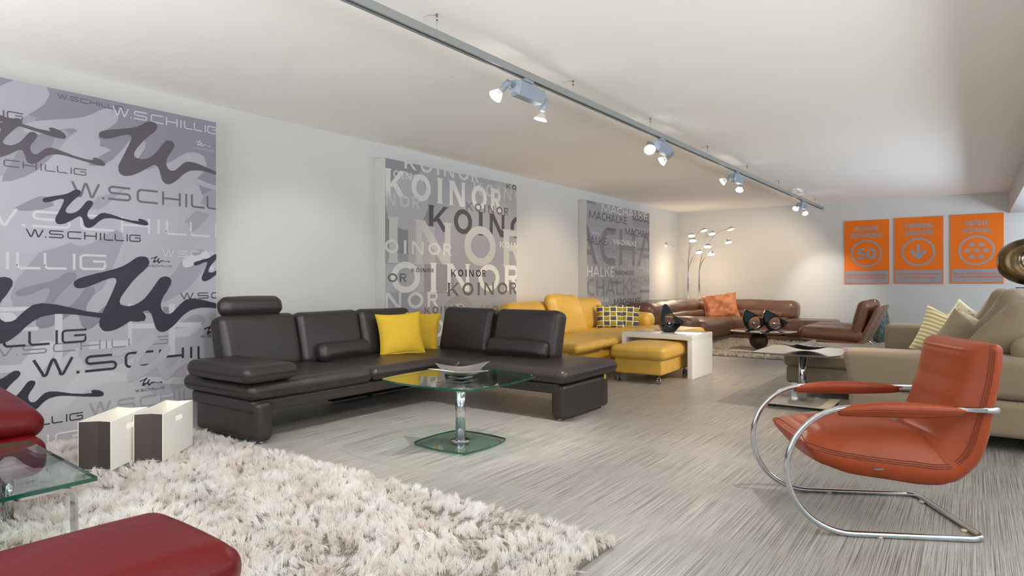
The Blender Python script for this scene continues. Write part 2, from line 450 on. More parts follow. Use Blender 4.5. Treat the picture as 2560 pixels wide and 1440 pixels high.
# underframe and feet
mb = MB(); box(mb, W((-4.70, 3.7, .02)), W((-4.62, 5.0, .10))); mb.build('underframe', M_black, sofa)
for x, y in ((-4.64, 4.15), (-4.64, 4.9)):
    lathe(MB(), [(.025, 0), (.025, .012), (.01, .014), (.01, .022)], 16).build('foot', M_steel, sofa, W((x, y, 0)))
for x, y in ((-2.64, 4.32), (-2.62, 4.97), (-3.92, 2.53), (-4.58, 2.53)):
    lathe(MB(), [(.02, 0), (.02, .014)], 16).build('foot', M_chrome, sofa, W((x, y, 0)))
# seats
def seat(lo, hi, gro=None, **kw):
    return dk('seat', lo, hi, .055, n=16, puff=(0, 0, .012), wr=.004, wf=2.5, grooves=gro, **kw)
seat((-4.72, 2.40, .302), (-3.83, 3.47, .415), [(1, -.16, .010, .006), (1, -.17, .05, .004)], seed=1)
seat((-4.72, 3.462, .302), (-3.83, 4.30, .413), [(1, .03, .010, .005)], seed=2)
seat((-4.72, 4.22, .302), (-3.60, 5.12, .412), [], seed=3)
seat((-3.62, 4.20, .302), (-2.52, 5.12, .412), [(0, -.28, .010, .006), (0, .12, .012, .006)], seed=4)
mb = MB()
for a, b in (((-3.822, 2.46, .356), (-3.822, 4.18, .356)), ((-4.66, 2.395, .356), (-3.88, 2.395, .356)), ((-3.56, 4.197, .356), (-2.58, 4.197, .356)), ((-2.515, 4.26, .356), (-2.515, 5.05, .356)),
             ((-3.875, 2.62, .296), (-3.875, 4.2, .296))):
    tube(mb, [W(a), W(b)], .0025, 6)
mb.build('seam', M_dseam, sofa)
# armrest pad over the near end
dk('armrest', (-4.56, 2.345, .425), (-3.80, 2.76, .535), .05, n=10, puff=(0, 0, .008), wr=.004, seed=8)
tube(MB(), [W((-4.50, 2.342, .475)), W((-3.84, 2.342, .475)), W((-3.797, 2.38, .475)), W((-3.797, 2.72, .475))], .0025, 6).build('armrest_seam', M_dseam, sofa)
# backs, tilted
def back(cx, cy, w, ax, h=.46, name='back_cushion', z=.60, tilt=14, th=.19, seed=0):
    """ax 0: back faces +x (stands at the wall); ax 1: back faces -y"""
    b = MB(); soft(b, (w, th, h), .06, puff=(0, .018, 0), n=12, wr=.006, wf=2.2, seed=seed)
    o = b.build(name, M_dleather, sofa, W((cx, cy, z)))
    o.rotation_euler = (R(-tilt), 0, R(90)) if ax == 0 else (R(-tilt), 0, 0)
    return o
for k, (cy, w) in enumerate(((2.98, .68), (3.66, .67), (4.335, .67))): back(-4.66, cy, w, 0, seed=k)
for k, (cx, w) in enumerate(((-4.06, .63), (-3.35, .71))): back(cx, 4.93, w, 1, seed=k + 4)
# headrest roll
hr = softbox('headrest', (.53, .13, .155), .06, M_dleather, sofa, W((-4.72, 2.96, .895)), (R(-14), 0, R(90)), puff=(.01, .01, .006), n=10, wr=.004)
mb = MB(); 
for y in (2.86, 3.06): tube(MB(), [W((-4.71, y, .80)), W((-4.72, y, .85))], .007, 8).build('headrest_rod', M_chrome, sofa)
# fabric tag on the open end
box(MB(), W((-2.556, 4.905, .262)), W((-2.551, 4.925, .300)), 0, 0).build('tag', mat('yellow_tag', (200, 190, 90), .7), sofa)

def roll(name, label, c, rz, L_, h, t, seed):
    o = softbox(name, (L_, t, h), .055, M_dleather, None, c, (R(-20), 0, rz), puff=(.0, .02, .01), n=14, wr=.010, wf=4, seed=seed)
    return tag(o, label, 'cushion', 'leather lumbar cushions on the dark sofa')
roll('lumbar_cushion', 'dark leather lumbar roll cushion lying left of the yellow cushions', (-4.50, 3.72, .485), R(90), .56, .16, .12, 3)
roll('lumbar_cushion', 'dark leather lumbar roll cushion on the return seat, right end of the dark sofa', (-3.36, 4.76, .485), 0, .66, .17, .12, 5)

def throw(name, label, c, size, rot, m, seed, group=None, t=.14, wr=.012, cat='cushion'):
    o = pillow(MB(), size[0], size[1], t, seed=seed, wr=wr).build(name, m, None, c, rot)
    return tag(o, label, cat, group)
throw('yellow_cushion', 'yellow linen cushion in front, left of the pair on the dark sofa', (-4.37, 4.28, .60), (.44, .42), (R(-18), R(-3), R(60)), M_yfabric, 2, 'yellow linen cushions', t=.13)
throw('yellow_cushion', 'yellow linen cushion half hidden behind the other, in the sofa corner', (-4.50, 4.66, .59), (.42, .41), (R(-14), R(4), R(42)), M_yfabric, 9, 'yellow linen cushions', t=.12)

# ---------------------------------------------------------------- glass coffee table with chrome column
ct = thing('coffee_table', 'square glass coffee table on a chrome column with glass foot plate', 'table', (-2.80, 3.30, 0))
slab(MB(), squircle(.375, .375, .045, .04), .440, .452, 0, 1).build('table_top', [M_glass, M_gedge], ct)
slab(MB(), squircle(.225, .225, .03, .03), .012, .024, 0, 1).build('foot_plate', [M_glass, M_gedge], ct)
lathe(MB(), [(.034, .024), (.034, .436)], 32).build('column', M_chrome, ct)
lathe(MB(), [(.066, .0245), (.066, .030), (.062, .032)], 32).build('collar', M_chrome, ct)
mb = MB(); box(mb, (-.085, -.085, .430), (.085, .085, .4395)); box(mb, (-.06, -.06, .4525), (.06, .06, .458)); mb.build('top_bracket', M_chrome, ct)
for a in (-1, 1):
    for b_ in (-1, 1):
        lathe(MB(), [(.007, 0), (.007, .012)], 10).build('glide_pad', M_steel, ct, (a * .195, b_ * .195, 0))
        lathe(MB(), [(.006, .4525), (.004, .456)], 10).build('screw_cap', M_steel, ct, (a * .345, b_ * .345, 0))

def wing_bowl(name, label, c, rz, s=1.0):
    """four-pointed curved metal sheet, folded up like leaves"""
    n = 24; v = []; f = []
    for i in range(n + 1):
        for j in range(n + 1):
            a, b_ = i / n * 2 - 1, j / n * 2 - 1
            k = 1 - .28 * (1 - a * a) * abs(b_) ** 2 - .28 * (1 - b_ * b_) * abs(a) ** 2
            x, y = a * .17 * s * k, b_ * .17 * s * k
            r2 = (a * a + b_ * b_)
            z = .062 * s * (abs((a + b_) / 2) ** 1.5 * 1.0) + .05 * s * abs((a - b_) / 2) ** 1.7 - .012 * s * math.cos(math.pi * (a - b_) / 2) * 0
            v.append((x, y, z + .002))
    for i in range(n):
        for j in range(n):
            f.append((i * (n + 1) + j, (i + 1) * (n + 1) + j, (i + 1) * (n + 1) + j + 1, i * (n + 1) + j + 1))
    o = MB().add(v, f).build(name, M_bowl, None, c, (0, 0, rz))
    md = o.modifiers.new('sheet', 'SOLIDIFY'); md.thickness = .004; md.offset = 1
    return tag(o, label, 'bowl', 'curved metal bowls')
M_bowl = mat('satin_metal', (176, 172, 168), .22, metal=.9)
wing_bowl('metal_bowl', 'wing-shaped silver bowl on the clear glass coffee table', (-2.80, 3.30, .459), R(36), 1.15)

# ---------------------------------------------------------------- paper bags on the rug
def bag(label, p0, rz, w=.26, d=.49, h=.37):
    e = thing('paper_bag', label, 'bag', p0, rz, 'paper carrier bags')
    # local x: width of the dark gusset face (facing -y), y: depth
    for x in (0, w):
        m = MB(); t = .004; s = 1 if x else -1
        hy0, hy1, hz0, hz1 = d * .42, d * .60, h - .075, h - .045
        v = []; f = []
        # panel with a rounded hand hole
        out = [(0, 0), (d, 0), (d, h + .012), (0, h)]
        hole = []
        for q in range(24):
            a = 2 * math.pi * q / 24
            cy_ = (hy0 + hy1) / 2 + (.03 if math.cos(a) > 0 else -.03); hole.append((cy_ + .016 * math.cos(a), (hz0 + hz1) / 2 + .016 * math.sin(a)))
        bm = bmesh.new()
        ov = [bm.verts.new((x, a, b)) for a, b in out]; hv = [bm.verts.new((x, a, b)) for a, b in hole]
        for L_ in (ov, hv):
            for i in range(len(L_)): bm.edges.new((L_[i], L_[(i + 1) % len(L_)]))
        bmesh.ops.triangle_fill(bm, edges=bm.edges[:], use_beauty=True)
        me = bpy.data.meshes.new('side_panel'); bm.to_mesh(me); bm.free(); me.materials.append(M_bagw)
        o = bpy.data.objects.new('side_panel', me); col.objects.link(o); o.parent = e
        md = o.modifiers.new('card', 'SOLIDIFY'); md.thickness = .004
    for y, fold in ((0, .02), (d, -.03)):
        m = MB(); zz = h + (.012 if y else 0)
        v = [(0, y, 0), (w * .54, y + fold, 0), (w, y, 0), (0, y, zz), (w * .54, y + fold, zz), (w, y, zz)]
        m.add(v, [(0, 1, 4, 3), (1, 2, 5, 4)], 0, False)
        iy = .005 if y == 0 else -.005
        m.add([(a, b + iy, c) for a, b, c in v], [(3, 4, 1, 0), (4, 5, 2, 1)], 1 , False)
        m.build('gusset', [M_bagd, M_bagw], e)
    MB().add([(0, 0, .004), (w, 0, .004), (w, d, .004), (0, d, .004)], [(0, 1, 2, 3)], 0, False).build('bag_bottom', M_bagw, e)
    return e
bag('white and dark brown paper bag, the left one on the rug', (-4.08, 1.50, .03), R(37), .18, .38, .275)
bag('white and dark brown paper bag beside the dark sofa, right of the other', (-4.014, 1.765, .03), R(39), .165, .40, .28)

# ---------------------------------------------------------------- long-pile rugs
M_pile = mat('ivory_pile', (214, 206, 198), .95, spec=.15)
def pile_material(m, c1, c2, c3):
    nt = m.node_tree; b = nt.nodes['Principled BSDF']; tc = nt.nodes['Texture Coordinate']
    n = nt.nodes.new('ShaderNodeTexNoise'); n.inputs['Scale'].default_value = 9; n.inputs['Detail'].default_value = 5
    cr = nt.nodes.new('ShaderNodeValToRGB'); e = cr.color_ramp.elements
    e[0].position = .33; e[0].color = srgb(*c1); e[1].position = .68; e[1].color = srgb(*c3); q = e.new(.5); q.color = srgb(*c2)
    nt.links.new(tc.outputs['Object'], n.inputs['Vector']); nt.links.new(n.outputs['Fac'], cr.inputs[0]); nt.links.new(cr.outputs[0], b.inputs['Base Color'])
pile_material(M_pile, (237, 229, 222), (243, 239, 235), (245, 244, 243))
M_pile2 = mat('grey_beige_pile', (200, 190, 175), .95, spec=.15); pile_material(M_pile2, (206, 194, 176), (226, 218, 205), (240, 236, 228))
for m in (M_pile, M_pile2):
    nt = m.node_tree; b = nt.nodes['Principled BSDF']; tl = nt.nodes.new('ShaderNodeBsdfTranslucent'); mx = nt.nodes.new('ShaderNodeMixShader'); mx.inputs[0].default_value = .42
    nt.links.new(b.inputs['Base Color'].links[0].from_socket, tl.inputs[0]); nt.links.new(b.outputs[0], mx.inputs[1]); nt.links.new(tl.outputs[0], mx.inputs[2])
    nt.links.new(mx.outputs[0], nt.nodes['Material Output'].inputs[0])
M_back = mat('rug_backing', (120, 112, 104), .9)
def rug(label, x0, x1, y0, y1, m, tufts, per, L_=.055, wid=.0016, seed=1, dens=None):
    e = thing('area_rug', label, 'rug', ((x0 + x1) / 2, (y0 + y1) / 2, 0))
    hx, hy = (x1 - x0) / 2, (y1 - y0) / 2
    box(MB(), (-hx + .01, -hy + .01, 0), (hx - .01, hy - .01, .012), 0, 0).build('backing', M_back, e)
    rnd = random.Random(seed); v = []; f = []; G = rnd.gauss; U = rnd.uniform
    for k in range(tufts):
        cx, cy = U(-hx, hx), U(-hy, hy)
        if dens and rnd.random() > dens(cx + e.location.x, cy + e.location.y): continue
        nz = noise.noise_vector(Vector((cx * 5 + seed, cy * 5, 0))); n2 = noise.noise_vector(Vector((cx * 17, cy * 17, seed)))
        lx, ly = nz.x * .045 + n2.x * .038 + G(0, .008), nz.y * .045 + n2.y * .038 + G(0, .008)
        Lk = L_ * U(.75, 1.15); r0 = .014
        tx, ty = cx + lx, cy + ly; conv = U(.25, .8)
        for s in range(per):
            a = U(0, 6.283); rr = r0 * math.sqrt(rnd.random())
            bx, by = cx + rr * math.cos(a), cy + rr * math.sin(a)
            ex, ey = tx + rr * math.cos(a) * (1 - conv) * 1.4 + G(0, .004), ty + rr * math.sin(a) * (1 - conv) * 1.4 + G(0, .004)
            lean2 = (ex - bx) ** 2 + (ey - by) ** 2
            hgt = .008 + math.sqrt(max(Lk * Lk - lean2, (Lk * .25) ** 2)) * U(.75, 1)
            a2 = U(0, 3.1416); wx, wy = math.cos(a2) * wid, math.sin(a2) * wid
            mx_, my_ = bx + (ex - bx) * .3 + G(0, .002), by + (ey - by) * .3 + G(0, .002)
            i = len(v)
            v += [(bx - wx, by - wy, .008), (bx + wx, by + wy, .008), (mx_ - wx, my_ - wy, hgt * .6), (mx_ + wx, my_ + wy, hgt * .6),
                  (ex, ey, hgt)]
            f += [(i, i + 1, i + 3, i + 2), (i + 2, i + 3, i + 4)]
    o = MB().add(v, f).build('pile', m, e); o['kind'] = 'stuff'
    return e
def near_dens(x, y):
    # densest where the view shows it
    return 1.0 if y > .4 else .08
rug('large ivory shaggy rug in the foreground under the red ottoman', -4.93, -1.20, -.35, 2.42, M_pile, 24000, 19, .047, .0012, 1, near_dens)
rug('grey-beige shaggy rug under the round table by the brown sofa', -3.95, -1.0, 9.35, 12.05, M_pile2, 6500, 11, .055, .003, 2)
rug('narrow grey-beige shaggy rug behind the cognac lounge chair by the back wall', -1.75, .3, 12.15, 13.25, M_pile2, 1500, 10, .05, .003, 3)

# ---------------------------------------------------------------- red seating, left edge
rs = thing('red_sofa', 'red leather sofa end with thick armrest, cut by the left edge', 'sofa', (-4.0, .8, 0))
def rd(name, lo, hi, r, **kw):
    lo = [lo[0] + 4, lo[1] - .8, lo[2]]; hi = [hi[0] + 4, hi[1] - .8, hi[2]]
    return softbox(name, [hi[i] - lo[i] for i in range(3)], r, M_rleather, rs, [(hi[i] + lo[i]) / 2 for i in range(3)], **kw)
rd('seat', (-4.35, -.6, .20), (-3.46, 1.16, .385), .07, n=12, puff=(0, 0, .012), wr=.006)
soft(MB(), (.95, .55, .12), .058, puff=(.0, 0, .035), n=12, wr=.006, seed=3).build('armrest', M_rleather, rs, (-.0, .10, .495), (R(-4), R(7), 0))
rd('backrest', (-4.62, -.6, .30), (-4.30, 1.1, .80), .08, n=10)
for y in (1.02, -.4):
    tube(MB(), [(.46, y - .8, 0), (.46, y - .8, .23)], .022, 20).build('leg', M_chrome, rs)
    tube(MB(), [(-.25, y - .8, 0), (-.25, y - .8, .23)], .022, 20).build('leg', M_chrome, rs)

gt = thing('glass_side_table', 'rectangular clear glass table on bent chrome strip legs, beside red ottoman', 'table', (-2.9, .55, 0))
slab(MB(), [(-.75, -.35), (.395, -.35), (.395, .43), (-.40, .48)], .395, .409, 0, 1).build('table_top', [M_glass, M_gedge], gt)
def strip(mb, pts, w, t, mi=0):
    """flat metal strip, width along y"""
    P = [Vector((p[0], 0, p[1])) for p in pts]; n = len(P); v = []; f = []; y = pts[0][2]
    for i in range(n):
        a = P[max(0, i - 1)]; b_ = P[min(n - 1, i + 1)]; d = (b_ - a).normalized(); nn = Vector((-d.z, 0, d.x)) * t / 2
        for sx, sy in ((1, 1), (1, -1), (-1, -1), (-1, 1)): v.append((P[i].x + nn.x * sx, y + sy * w / 2, P[i].z + nn.z * sx))
    for i in range(n - 1):
        for j in range(4): f.append((i * 4 + j, i * 4 + (j + 1) % 4, i * 4 + 4 + (j + 1) % 4, i * 4 + 4 + j))
    f += [(3, 2, 1, 0), ((n - 1) * 4, (n - 1) * 4 + 1, (n - 1) * 4 + 2, (n - 1) * 4 + 3)]
    mb.add(v, f, mi, False); return mb
for x in (.355, -.62):
    # frame in the yz plane: rail under the glass, down each end, curved in at the floor
    m = MB(); M_ = Matrix.Translation((x, 0, 0)) @ Matrix.Rotation(R(90), 4, 'Z'); m.M = M_
    pts = [(.20, .385), (.33, .385), (.355, .38), (.368, .362), (.372, .33), (.372, .12), (.36, .085), (.33, .062), (.28, .055), (-.2, .055), (-.26, .062), (-.29, .085), (-.30, .12), (-.30, .33), (-.297, .362), (-.285, .38), (-.26, .385), (-.12, .385)]
    strip(m, [(a, b_, 0) for a, b_ in pts], .045, .009); m.build('leg', M_chrome, gt)
    for y in (.27, -.20): box(MB(), (x - .03, y - .03, .3905), (x + .03, y + .03, .3945)).build('pad', M_steel, gt)

ro = thing('red_ottoman', 'dark red leather ottoman with soft rounded top, bottom left foreground', 'ottoman', (-1.80, .40, -.0))
softbox('cushion', (.48, 1.16, .15), .07, M_rleather, ro, (0, 0, .33), (0, 0, 0), puff=(.02, .02, .03), n=16, wr=.006, wf=2)
softbox('box_base', (.42, 1.04, .15), .03, M_rleather, ro, (0, 0, .195), n=6)
for x in (-.18, .18):
    for y in (-.44, .44): lathe(MB(), [(.025, 0), (.025, .12)], 16).build('foot', M_chrome, ro, (x, y, 0))

# ---------------------------------------------------------------- yellow leather sofa
ys = thing('yellow_sofa', 'bright yellow leather corner sofa along the wall behind the dark one', 'sofa', (-4.2, 7.2, 0))
def yl(name, lo, hi, r, m=M_yleather, **kw):
    lo = [lo[0] + 4.2, lo[1] - 7.2, lo[2]]; hi = [hi[0] + 4.2, hi[1] - 7.2, hi[2]]
    return softbox(name, [hi[i] - lo[i] for i in range(3)], r, m, ys, [(hi[i] + lo[i]) / 2 for i in range(3)], **kw)
yl('base', (-4.75, 6.0, .09), (-3.56, 9.2, .325), .03, n=8)
yl('base', (-4.4, 8.25, .09), (-3.15, 9.2, .30), .03, n=8)
yl('seat', (-4.70, 5.98, .31), (-3.44, 6.78, .415), .06, n=14, puff=(.015, 0, .02), wr=.010, wf=3, seed=1)
yl('seat', (-4.70, 6.76, .31), (-3.44, 8.2, .418), .06, n=14, puff=(.015, 0, .02), wr=.010, wf=3, seed=2)
yl('seat', (-4.55, 8.15, .285), (-3.16, 9.25, .422), .06, n=14, puff=(.015, 0, .015), wr=.010, wf=3, seed=3)
def yback(cy, w, name='back_cushion', cx=-4.62, z=.60, h=.48, th=.26, tilt=12, roll_=0, seed=0, wr=.014):
    o = softbox(name, (w, th, h), .10, M_yleather, ys, (cx + 4.2, cy - 7.2, z), (R(-tilt), roll_, R(90)), puff=(.02, .03, .02), n=12, wr=wr, wf=3.2, seed=seed)
    return o
yback(6.78, .98, seed=1, z=.575); yback(7.98, 1.36, seed=4, z=.595)
yback(7.36, .72, 'adjustable_headrest', cx=-4.40, z=.645, h=.56, th=.15, tilt=22, seed=7, wr=.022)
yl('armrest', (-4.72, 9.05, .38), (-3.97, 9.38, .60), .09, n=10, puff=(0, .02, .02), wr=.010, seed=9)
yl('back_cushion', (-4.85, 8.6, .36), (-4.45, 9.2, .66), .10, n=8, puff=(0, .0, .02), wr=.010, seed=9)
for x, y in ((-3.7, 6.2), (-3.7, 8.1), (-3.3, 8.4), (-4.6, 6.2)): lathe(MB(), [(.02, 0), (.02, .092)], 12).build('foot', M_black, ys, (x + 4.2, y - 7.2, 0))

def check_material():
    m = mat('block_pattern_cloth', (230, 228, 215), .85, spec=.2); nt = m.node_tree; b = nt.nodes['Principled BSDF']; L = nt.links
    tc = nt.nodes['Texture Coordinate']; sp = nt.nodes.new('ShaderNodeSeparateXYZ')
    nz = nt.nodes.new('ShaderNodeTexNoise'); nz.inputs['Scale'].default_value = 14
    mixv = nt.nodes.new('ShaderNodeVectorMath'); mixv.operation = 'MULTIPLY_ADD'; mixv.inputs[1].default_value = (.012, .012, .012)
    L.new(tc.outputs['Object'], nz.inputs['Vector']); L.new(nz.outputs['Color'], mixv.inputs[0]); L.new(tc.outputs['Object'], mixv.inputs[2])
    L.new(mixv.outputs[0], sp.inputs[0])
    def math_(op, a, b_=None, v=None):
        n = nt.nodes.new('ShaderNodeMath'); n.operation = op
        for i, q in enumerate((a, b_)):
            if q is None: continue
            if isinstance(q, (int, float)): n.inputs[i].default_value = q
            else: L.new(q, n.inputs[i])
        return n.outputs[0]
    u = math_('MULTIPLY', sp.outputs['X'], 10.5); v = math_('MULTIPLY', sp.outputs['Z'], 15)
    fu, fv = math_('FRACT', u), math_('FRACT', v)
    eu = math_('ABSOLUTE', math_('SUBTRACT', fu, .5)); ev = math_('ABSOLUTE', math_('SUBTRACT', fv, .5))
    line = math_('GREATER_THAN', math_('MAXIMUM', eu, ev), .43)
    par = math_('MODULO', math_('ABSOLUTE', math_('ADD', math_('FLOOR', u), math_('FLOOR', v))), 2)
    mx = nt.nodes.new('ShaderNodeMix'); mx.data_type = 'RGBA'; mx.inputs[6].default_value = srgb(150, 142, 40); mx.inputs[7].default_value = srgb(84, 84, 90)
    L.new(par, mx.inputs[0])
    m2 = nt.nodes.new('ShaderNodeMix'); m2.data_type = 'RGBA'; m2.inputs[7].default_value = srgb(228, 226, 210)
    L.new(line, m2.inputs[0]); L.new(mx.outputs[2], m2.inputs[6]); L.new(m2.outputs[2], b.inputs['Base Color'])
check_material()
throw('patterned_cushion', 'grey and olive block-patterned cushion, left one on the yellow sofa', (-4.24, 8.32, .585), (.40, .345), (R(-14), 0, R(33)), MATS['block_pattern_cloth'], 3, 'block-patterned cushions', t=.13)
throw('patterned_cushion', 'grey and olive block-patterned cushion, half hidden, next to yellow armrest', (-4.12, 8.62, .575), (.38, .34), (R(-12), R(3), R(28)), MATS['block_pattern_cloth'], 5, 'block-patterned cushions', t=.12)

# ---------------------------------------------------------------- white table and yellow ottoman
wt = thing('white_side_table', 'glossy white bridge-shaped table standing over the yellow ottoman', 'table', (-2.96, 7.3, 0))
box(MB(), (-.43, -.34, .435), (.43, .34, .49), 0, .002).build('table_top', M_white, wt)
box(MB(), (.375, -.34, 0), (.43, .34, .4345), 0, .002).build('leg', M_white, wt)
box(MB(), (-.43, -.34, 0), (-.375, .34, .4345), 0, .002).build('leg', M_white, wt)
yo = thing('yellow_ottoman', 'yellow leather ottoman on casters, partly under the white table', 'ottoman', (-2.94, 6.85, 0), R(2))
softbox('cushion', (.62, 1.02, .14), .05, M_yleather, yo, (0, 0, .325), puff=(.01, .01, .02), n=12, wr=.006, wf=3)
softbox('box_base', (.54, .94, .165), .02, M_yleather, yo, (0, 0, .178), n=4)
def caster(parent, x, y, rz):
    b_ = MB(); box(b_, (-.014, -.02, .062), (.014, .012, .072)); box(b_, (-.016, -.012, .03), (-.011, .02, .07)); box(b_, (.011, -.012, .03), (.016, .02, .07))
    tube(b_, [(0, 0, .07), (0, 0, .098)], .007, 10)
    c = b_.build('caster', M_steel, parent, (x, y, 0), (0, 0, rz))
    for sx in (-.024, .008):
        w = MB(); lathe(w, [(.0, 0), (.028, 0), (.031, .003), (.031, .012), (.028, .016), (0, .016)], 20, M=Matrix.Translation((sx, .012, .031)) @ Matrix.Rotation(R(90), 4, 'Y'))
        w.build('wheel', M_steel, c)
for x, y, r_ in ((.22, -.42, 20), (-.24, -.42, 60), (.22, .42, 0), (-.24, .42, 40)): caster(yo, x, y, R(r_))

# ---------------------------------------------------------------- fish-shaped black vases with a silver ball
def fish(label, c, rz, h, kind):
    if kind == 0:
        out = [(240, 240), (330, 345), (430, 500), (530, 655), (650, 725), (780, 800), (905, 890), (830, 985), (690, 1110), (520, 1290), (330, 1290), (150, 1275), (95, 1180), (50, 1060), (20, 900), (15, 720), (40, 560), (90, 430), (150, 330)]
        cx, cy, rx, ry = 365, 825, 200, 245
        hole = [(cx + rx * math.cos(a) * (1 - .12 * math.sin(a)), cy + ry * math.sin(a)) for a in [2 * math.pi * i / 28 for i in range(28)]]
        hgt, x0, yb, ball, br = 1050, 335, 1290, (372, 970), 88
    else:
        out = [(215, 275), (340, 335), (475, 405), (380, 425), (300, 470), (276, 530), (282, 590), (325, 640), (390, 665), (450, 650), (495, 605), (510, 545), (500, 480), (472, 430), (560, 475), (645, 525), (560, 605), (460, 682), (360, 690), (258, 690), (215, 610), (180, 520), (162, 430), (180, 345)]
        hole = None; hgt, x0, yb, ball, br = 415, 360, 690, (378, 560), 34
    s = h / hgt; t = h * .26
    P = [((x - x0) * s, (yb - y) * s) for x, y in out]
    H_ = [((x - x0) * s, (yb - y) * s) for x, y in hole] if hole else None
    bm = bmesh.new()
    for L_ in (P, H_):
        if not L_: continue
        L_ = [tuple(p)[:2] for p in smooth_path([(a, b_, 0) for a, b_ in L_], 3, True)] if L_ is P and kind == 0 else L_
        vv = [bm.verts.new((a, 0, b_)) for a, b_ in L_]
        for i in range(len(vv)): bm.edges.new((vv[i], vv[(i + 1) % len(vv)]))
    bmesh.ops.triangle_fill(bm, edges=bm.edges[:], use_beauty=True)
    geo = bmesh.ops.extrude_face_region(bm, geom=bm.faces[:])
    front = [g for g in geo['geom'] if isinstance(g, bmesh.types.BMVert)]
    for v in bm.verts: v.co.y = -t / 2 if v in front else t / 2
    for v in bm.verts: v.co.y *= 1.2 - .8 * min(1, abs(v.co.z / h - .25))
    bmesh.ops.recalc_face_normals(bm, faces=bm.faces[:])
    me = bpy.data.meshes.new('fish_vase'); bm.to_mesh(me); bm.free(); me.materials.append(M_ceramic)
    zmin = 0
    o = bpy.data.objects.new('fish_vase', me); col.objects.link(o); o.location = c; o.rotation_euler = (0, 0, rz)
    bv = o.modifiers.new('rounded_rim', 'BEVEL'); bv.width = t * .16; bv.segments = 3; bv.limit_method = 'ANGLE'; bv.angle_limit = R(50)
    tag(o, label, 'vase', 'black fish-shaped vases')
    ms = MB(); r_ = br * s; n = 16
    lathe(ms, [(r_ * math.sin(math.pi * i / n), -r_ * math.cos(math.pi * i / n)) for i in range(n + 1)], 24)
    b_ = ms.build('silver_ball', M_chrome, o, ((ball[0] - x0) * s, 0, (yb - ball[1]) * s - zmin * 0))
    b_['label'] = 'silver ball'
    return o
fish('black glazed fish-shaped vase with silver ball on the white table', (-2.93, 7.25, .4905), R(40), .335, 0)

# ---------------------------------------------------------------- brown leather corner sofa at the back
bs = thing('brown_sofa', 'aged brown leather corner sofa below the arc lamps at the back', 'sofa', (-4.0, 12.0, 0))
def br(name, lo, hi, r, **kw):
    lo = [lo[0] + 4, lo[1] - 12, lo[2]]; hi = [hi[0] + 4, hi[1] - 12, hi[2]]
    return softbox(name, [hi[i] - lo[i] for i in range(3)], r, M_bleather, bs, [(hi[i] + lo[i]) / 2 for i in range(3)], **kw)
br('base', (-4.75, 10.35, .03), (-3.63, 12.9, .12), .02, n=6)
br('base', (-4.4, 12.08, .03), (-2.05, 12.95, .12), .02, n=6)
br('seat', (-4.5, 10.5, .11), (-3.58, 12.15, .42), .09, n=14, puff=(.02, 0, .02), wr=.012, wf=2.5, seed=2, grooves=[(0, .36, .01, .0)])
br('seat', (-4.2, 12.02, .11), (-2.72, 12.95, .42), .09, n=14, puff=(0, .02, .015), wr=.012, wf=2.5, seed=5)
br('seat', (-2.74, 12.02, .11), (-1.92, 12.95, .40), .09, n=12, puff=(0, .02, .02), wr=.012, wf=2.5, seed=6)
br('armrest', (-4.75, 10.05, .08), (-3.68, 10.55, .50), .09, n=10, puff=(0, 0, .01), wr=.010, seed=6)
rib = [(1, y, .02, .016) for y in (-.75, -.35, .05, .45, .85)]
br('backrest', (-4.88, 10.05, .40), (-4.35, 12.6, .73), .13, n=22, puff=(.02, 0, .02), wr=.016, wf=3, seed=8, grooves=rib)
ribx = [(0, x, .02, .014) for x in (-.6, -.2, .2, .6)]
br('backrest', (-4.6, 12.62, .36), (-2.62, 13.06, .72), .13, n=22, puff=(0, .02, .02), wr=.016, wf=3, seed=9, grooves=ribx)
br('back_cushion', (-4.2, 12.50, .40), (-2.85, 12.72, .54), .07, n=16, wr=.014, seed=11, grooves=ribx)
br('back_cushion', (-4.42, 10.6, .40), (-4.20, 12.3, .54), .07, n=16, wr=.014, seed=12, grooves=rib)
for x, y in ((-4.6, 10.5), (-3.75, 10.5), (-2.2, 12.2), (-2.2, 12.8), (-4.5, 12.8)): box(MB(), (-.03, -.03, 0), (.03, .03, .032), 0, 0).build('foot', M_black, bs, (x + 4, y - 12, 0))
throw('leather_cushion', 'crumpled tan leather cushion in the corner of the brown sofa', (-3.93, 12.34, .61), (.66, .50), (R(-20), R(-8), R(22)), M_tan, 6, t=.20, wr=.08)

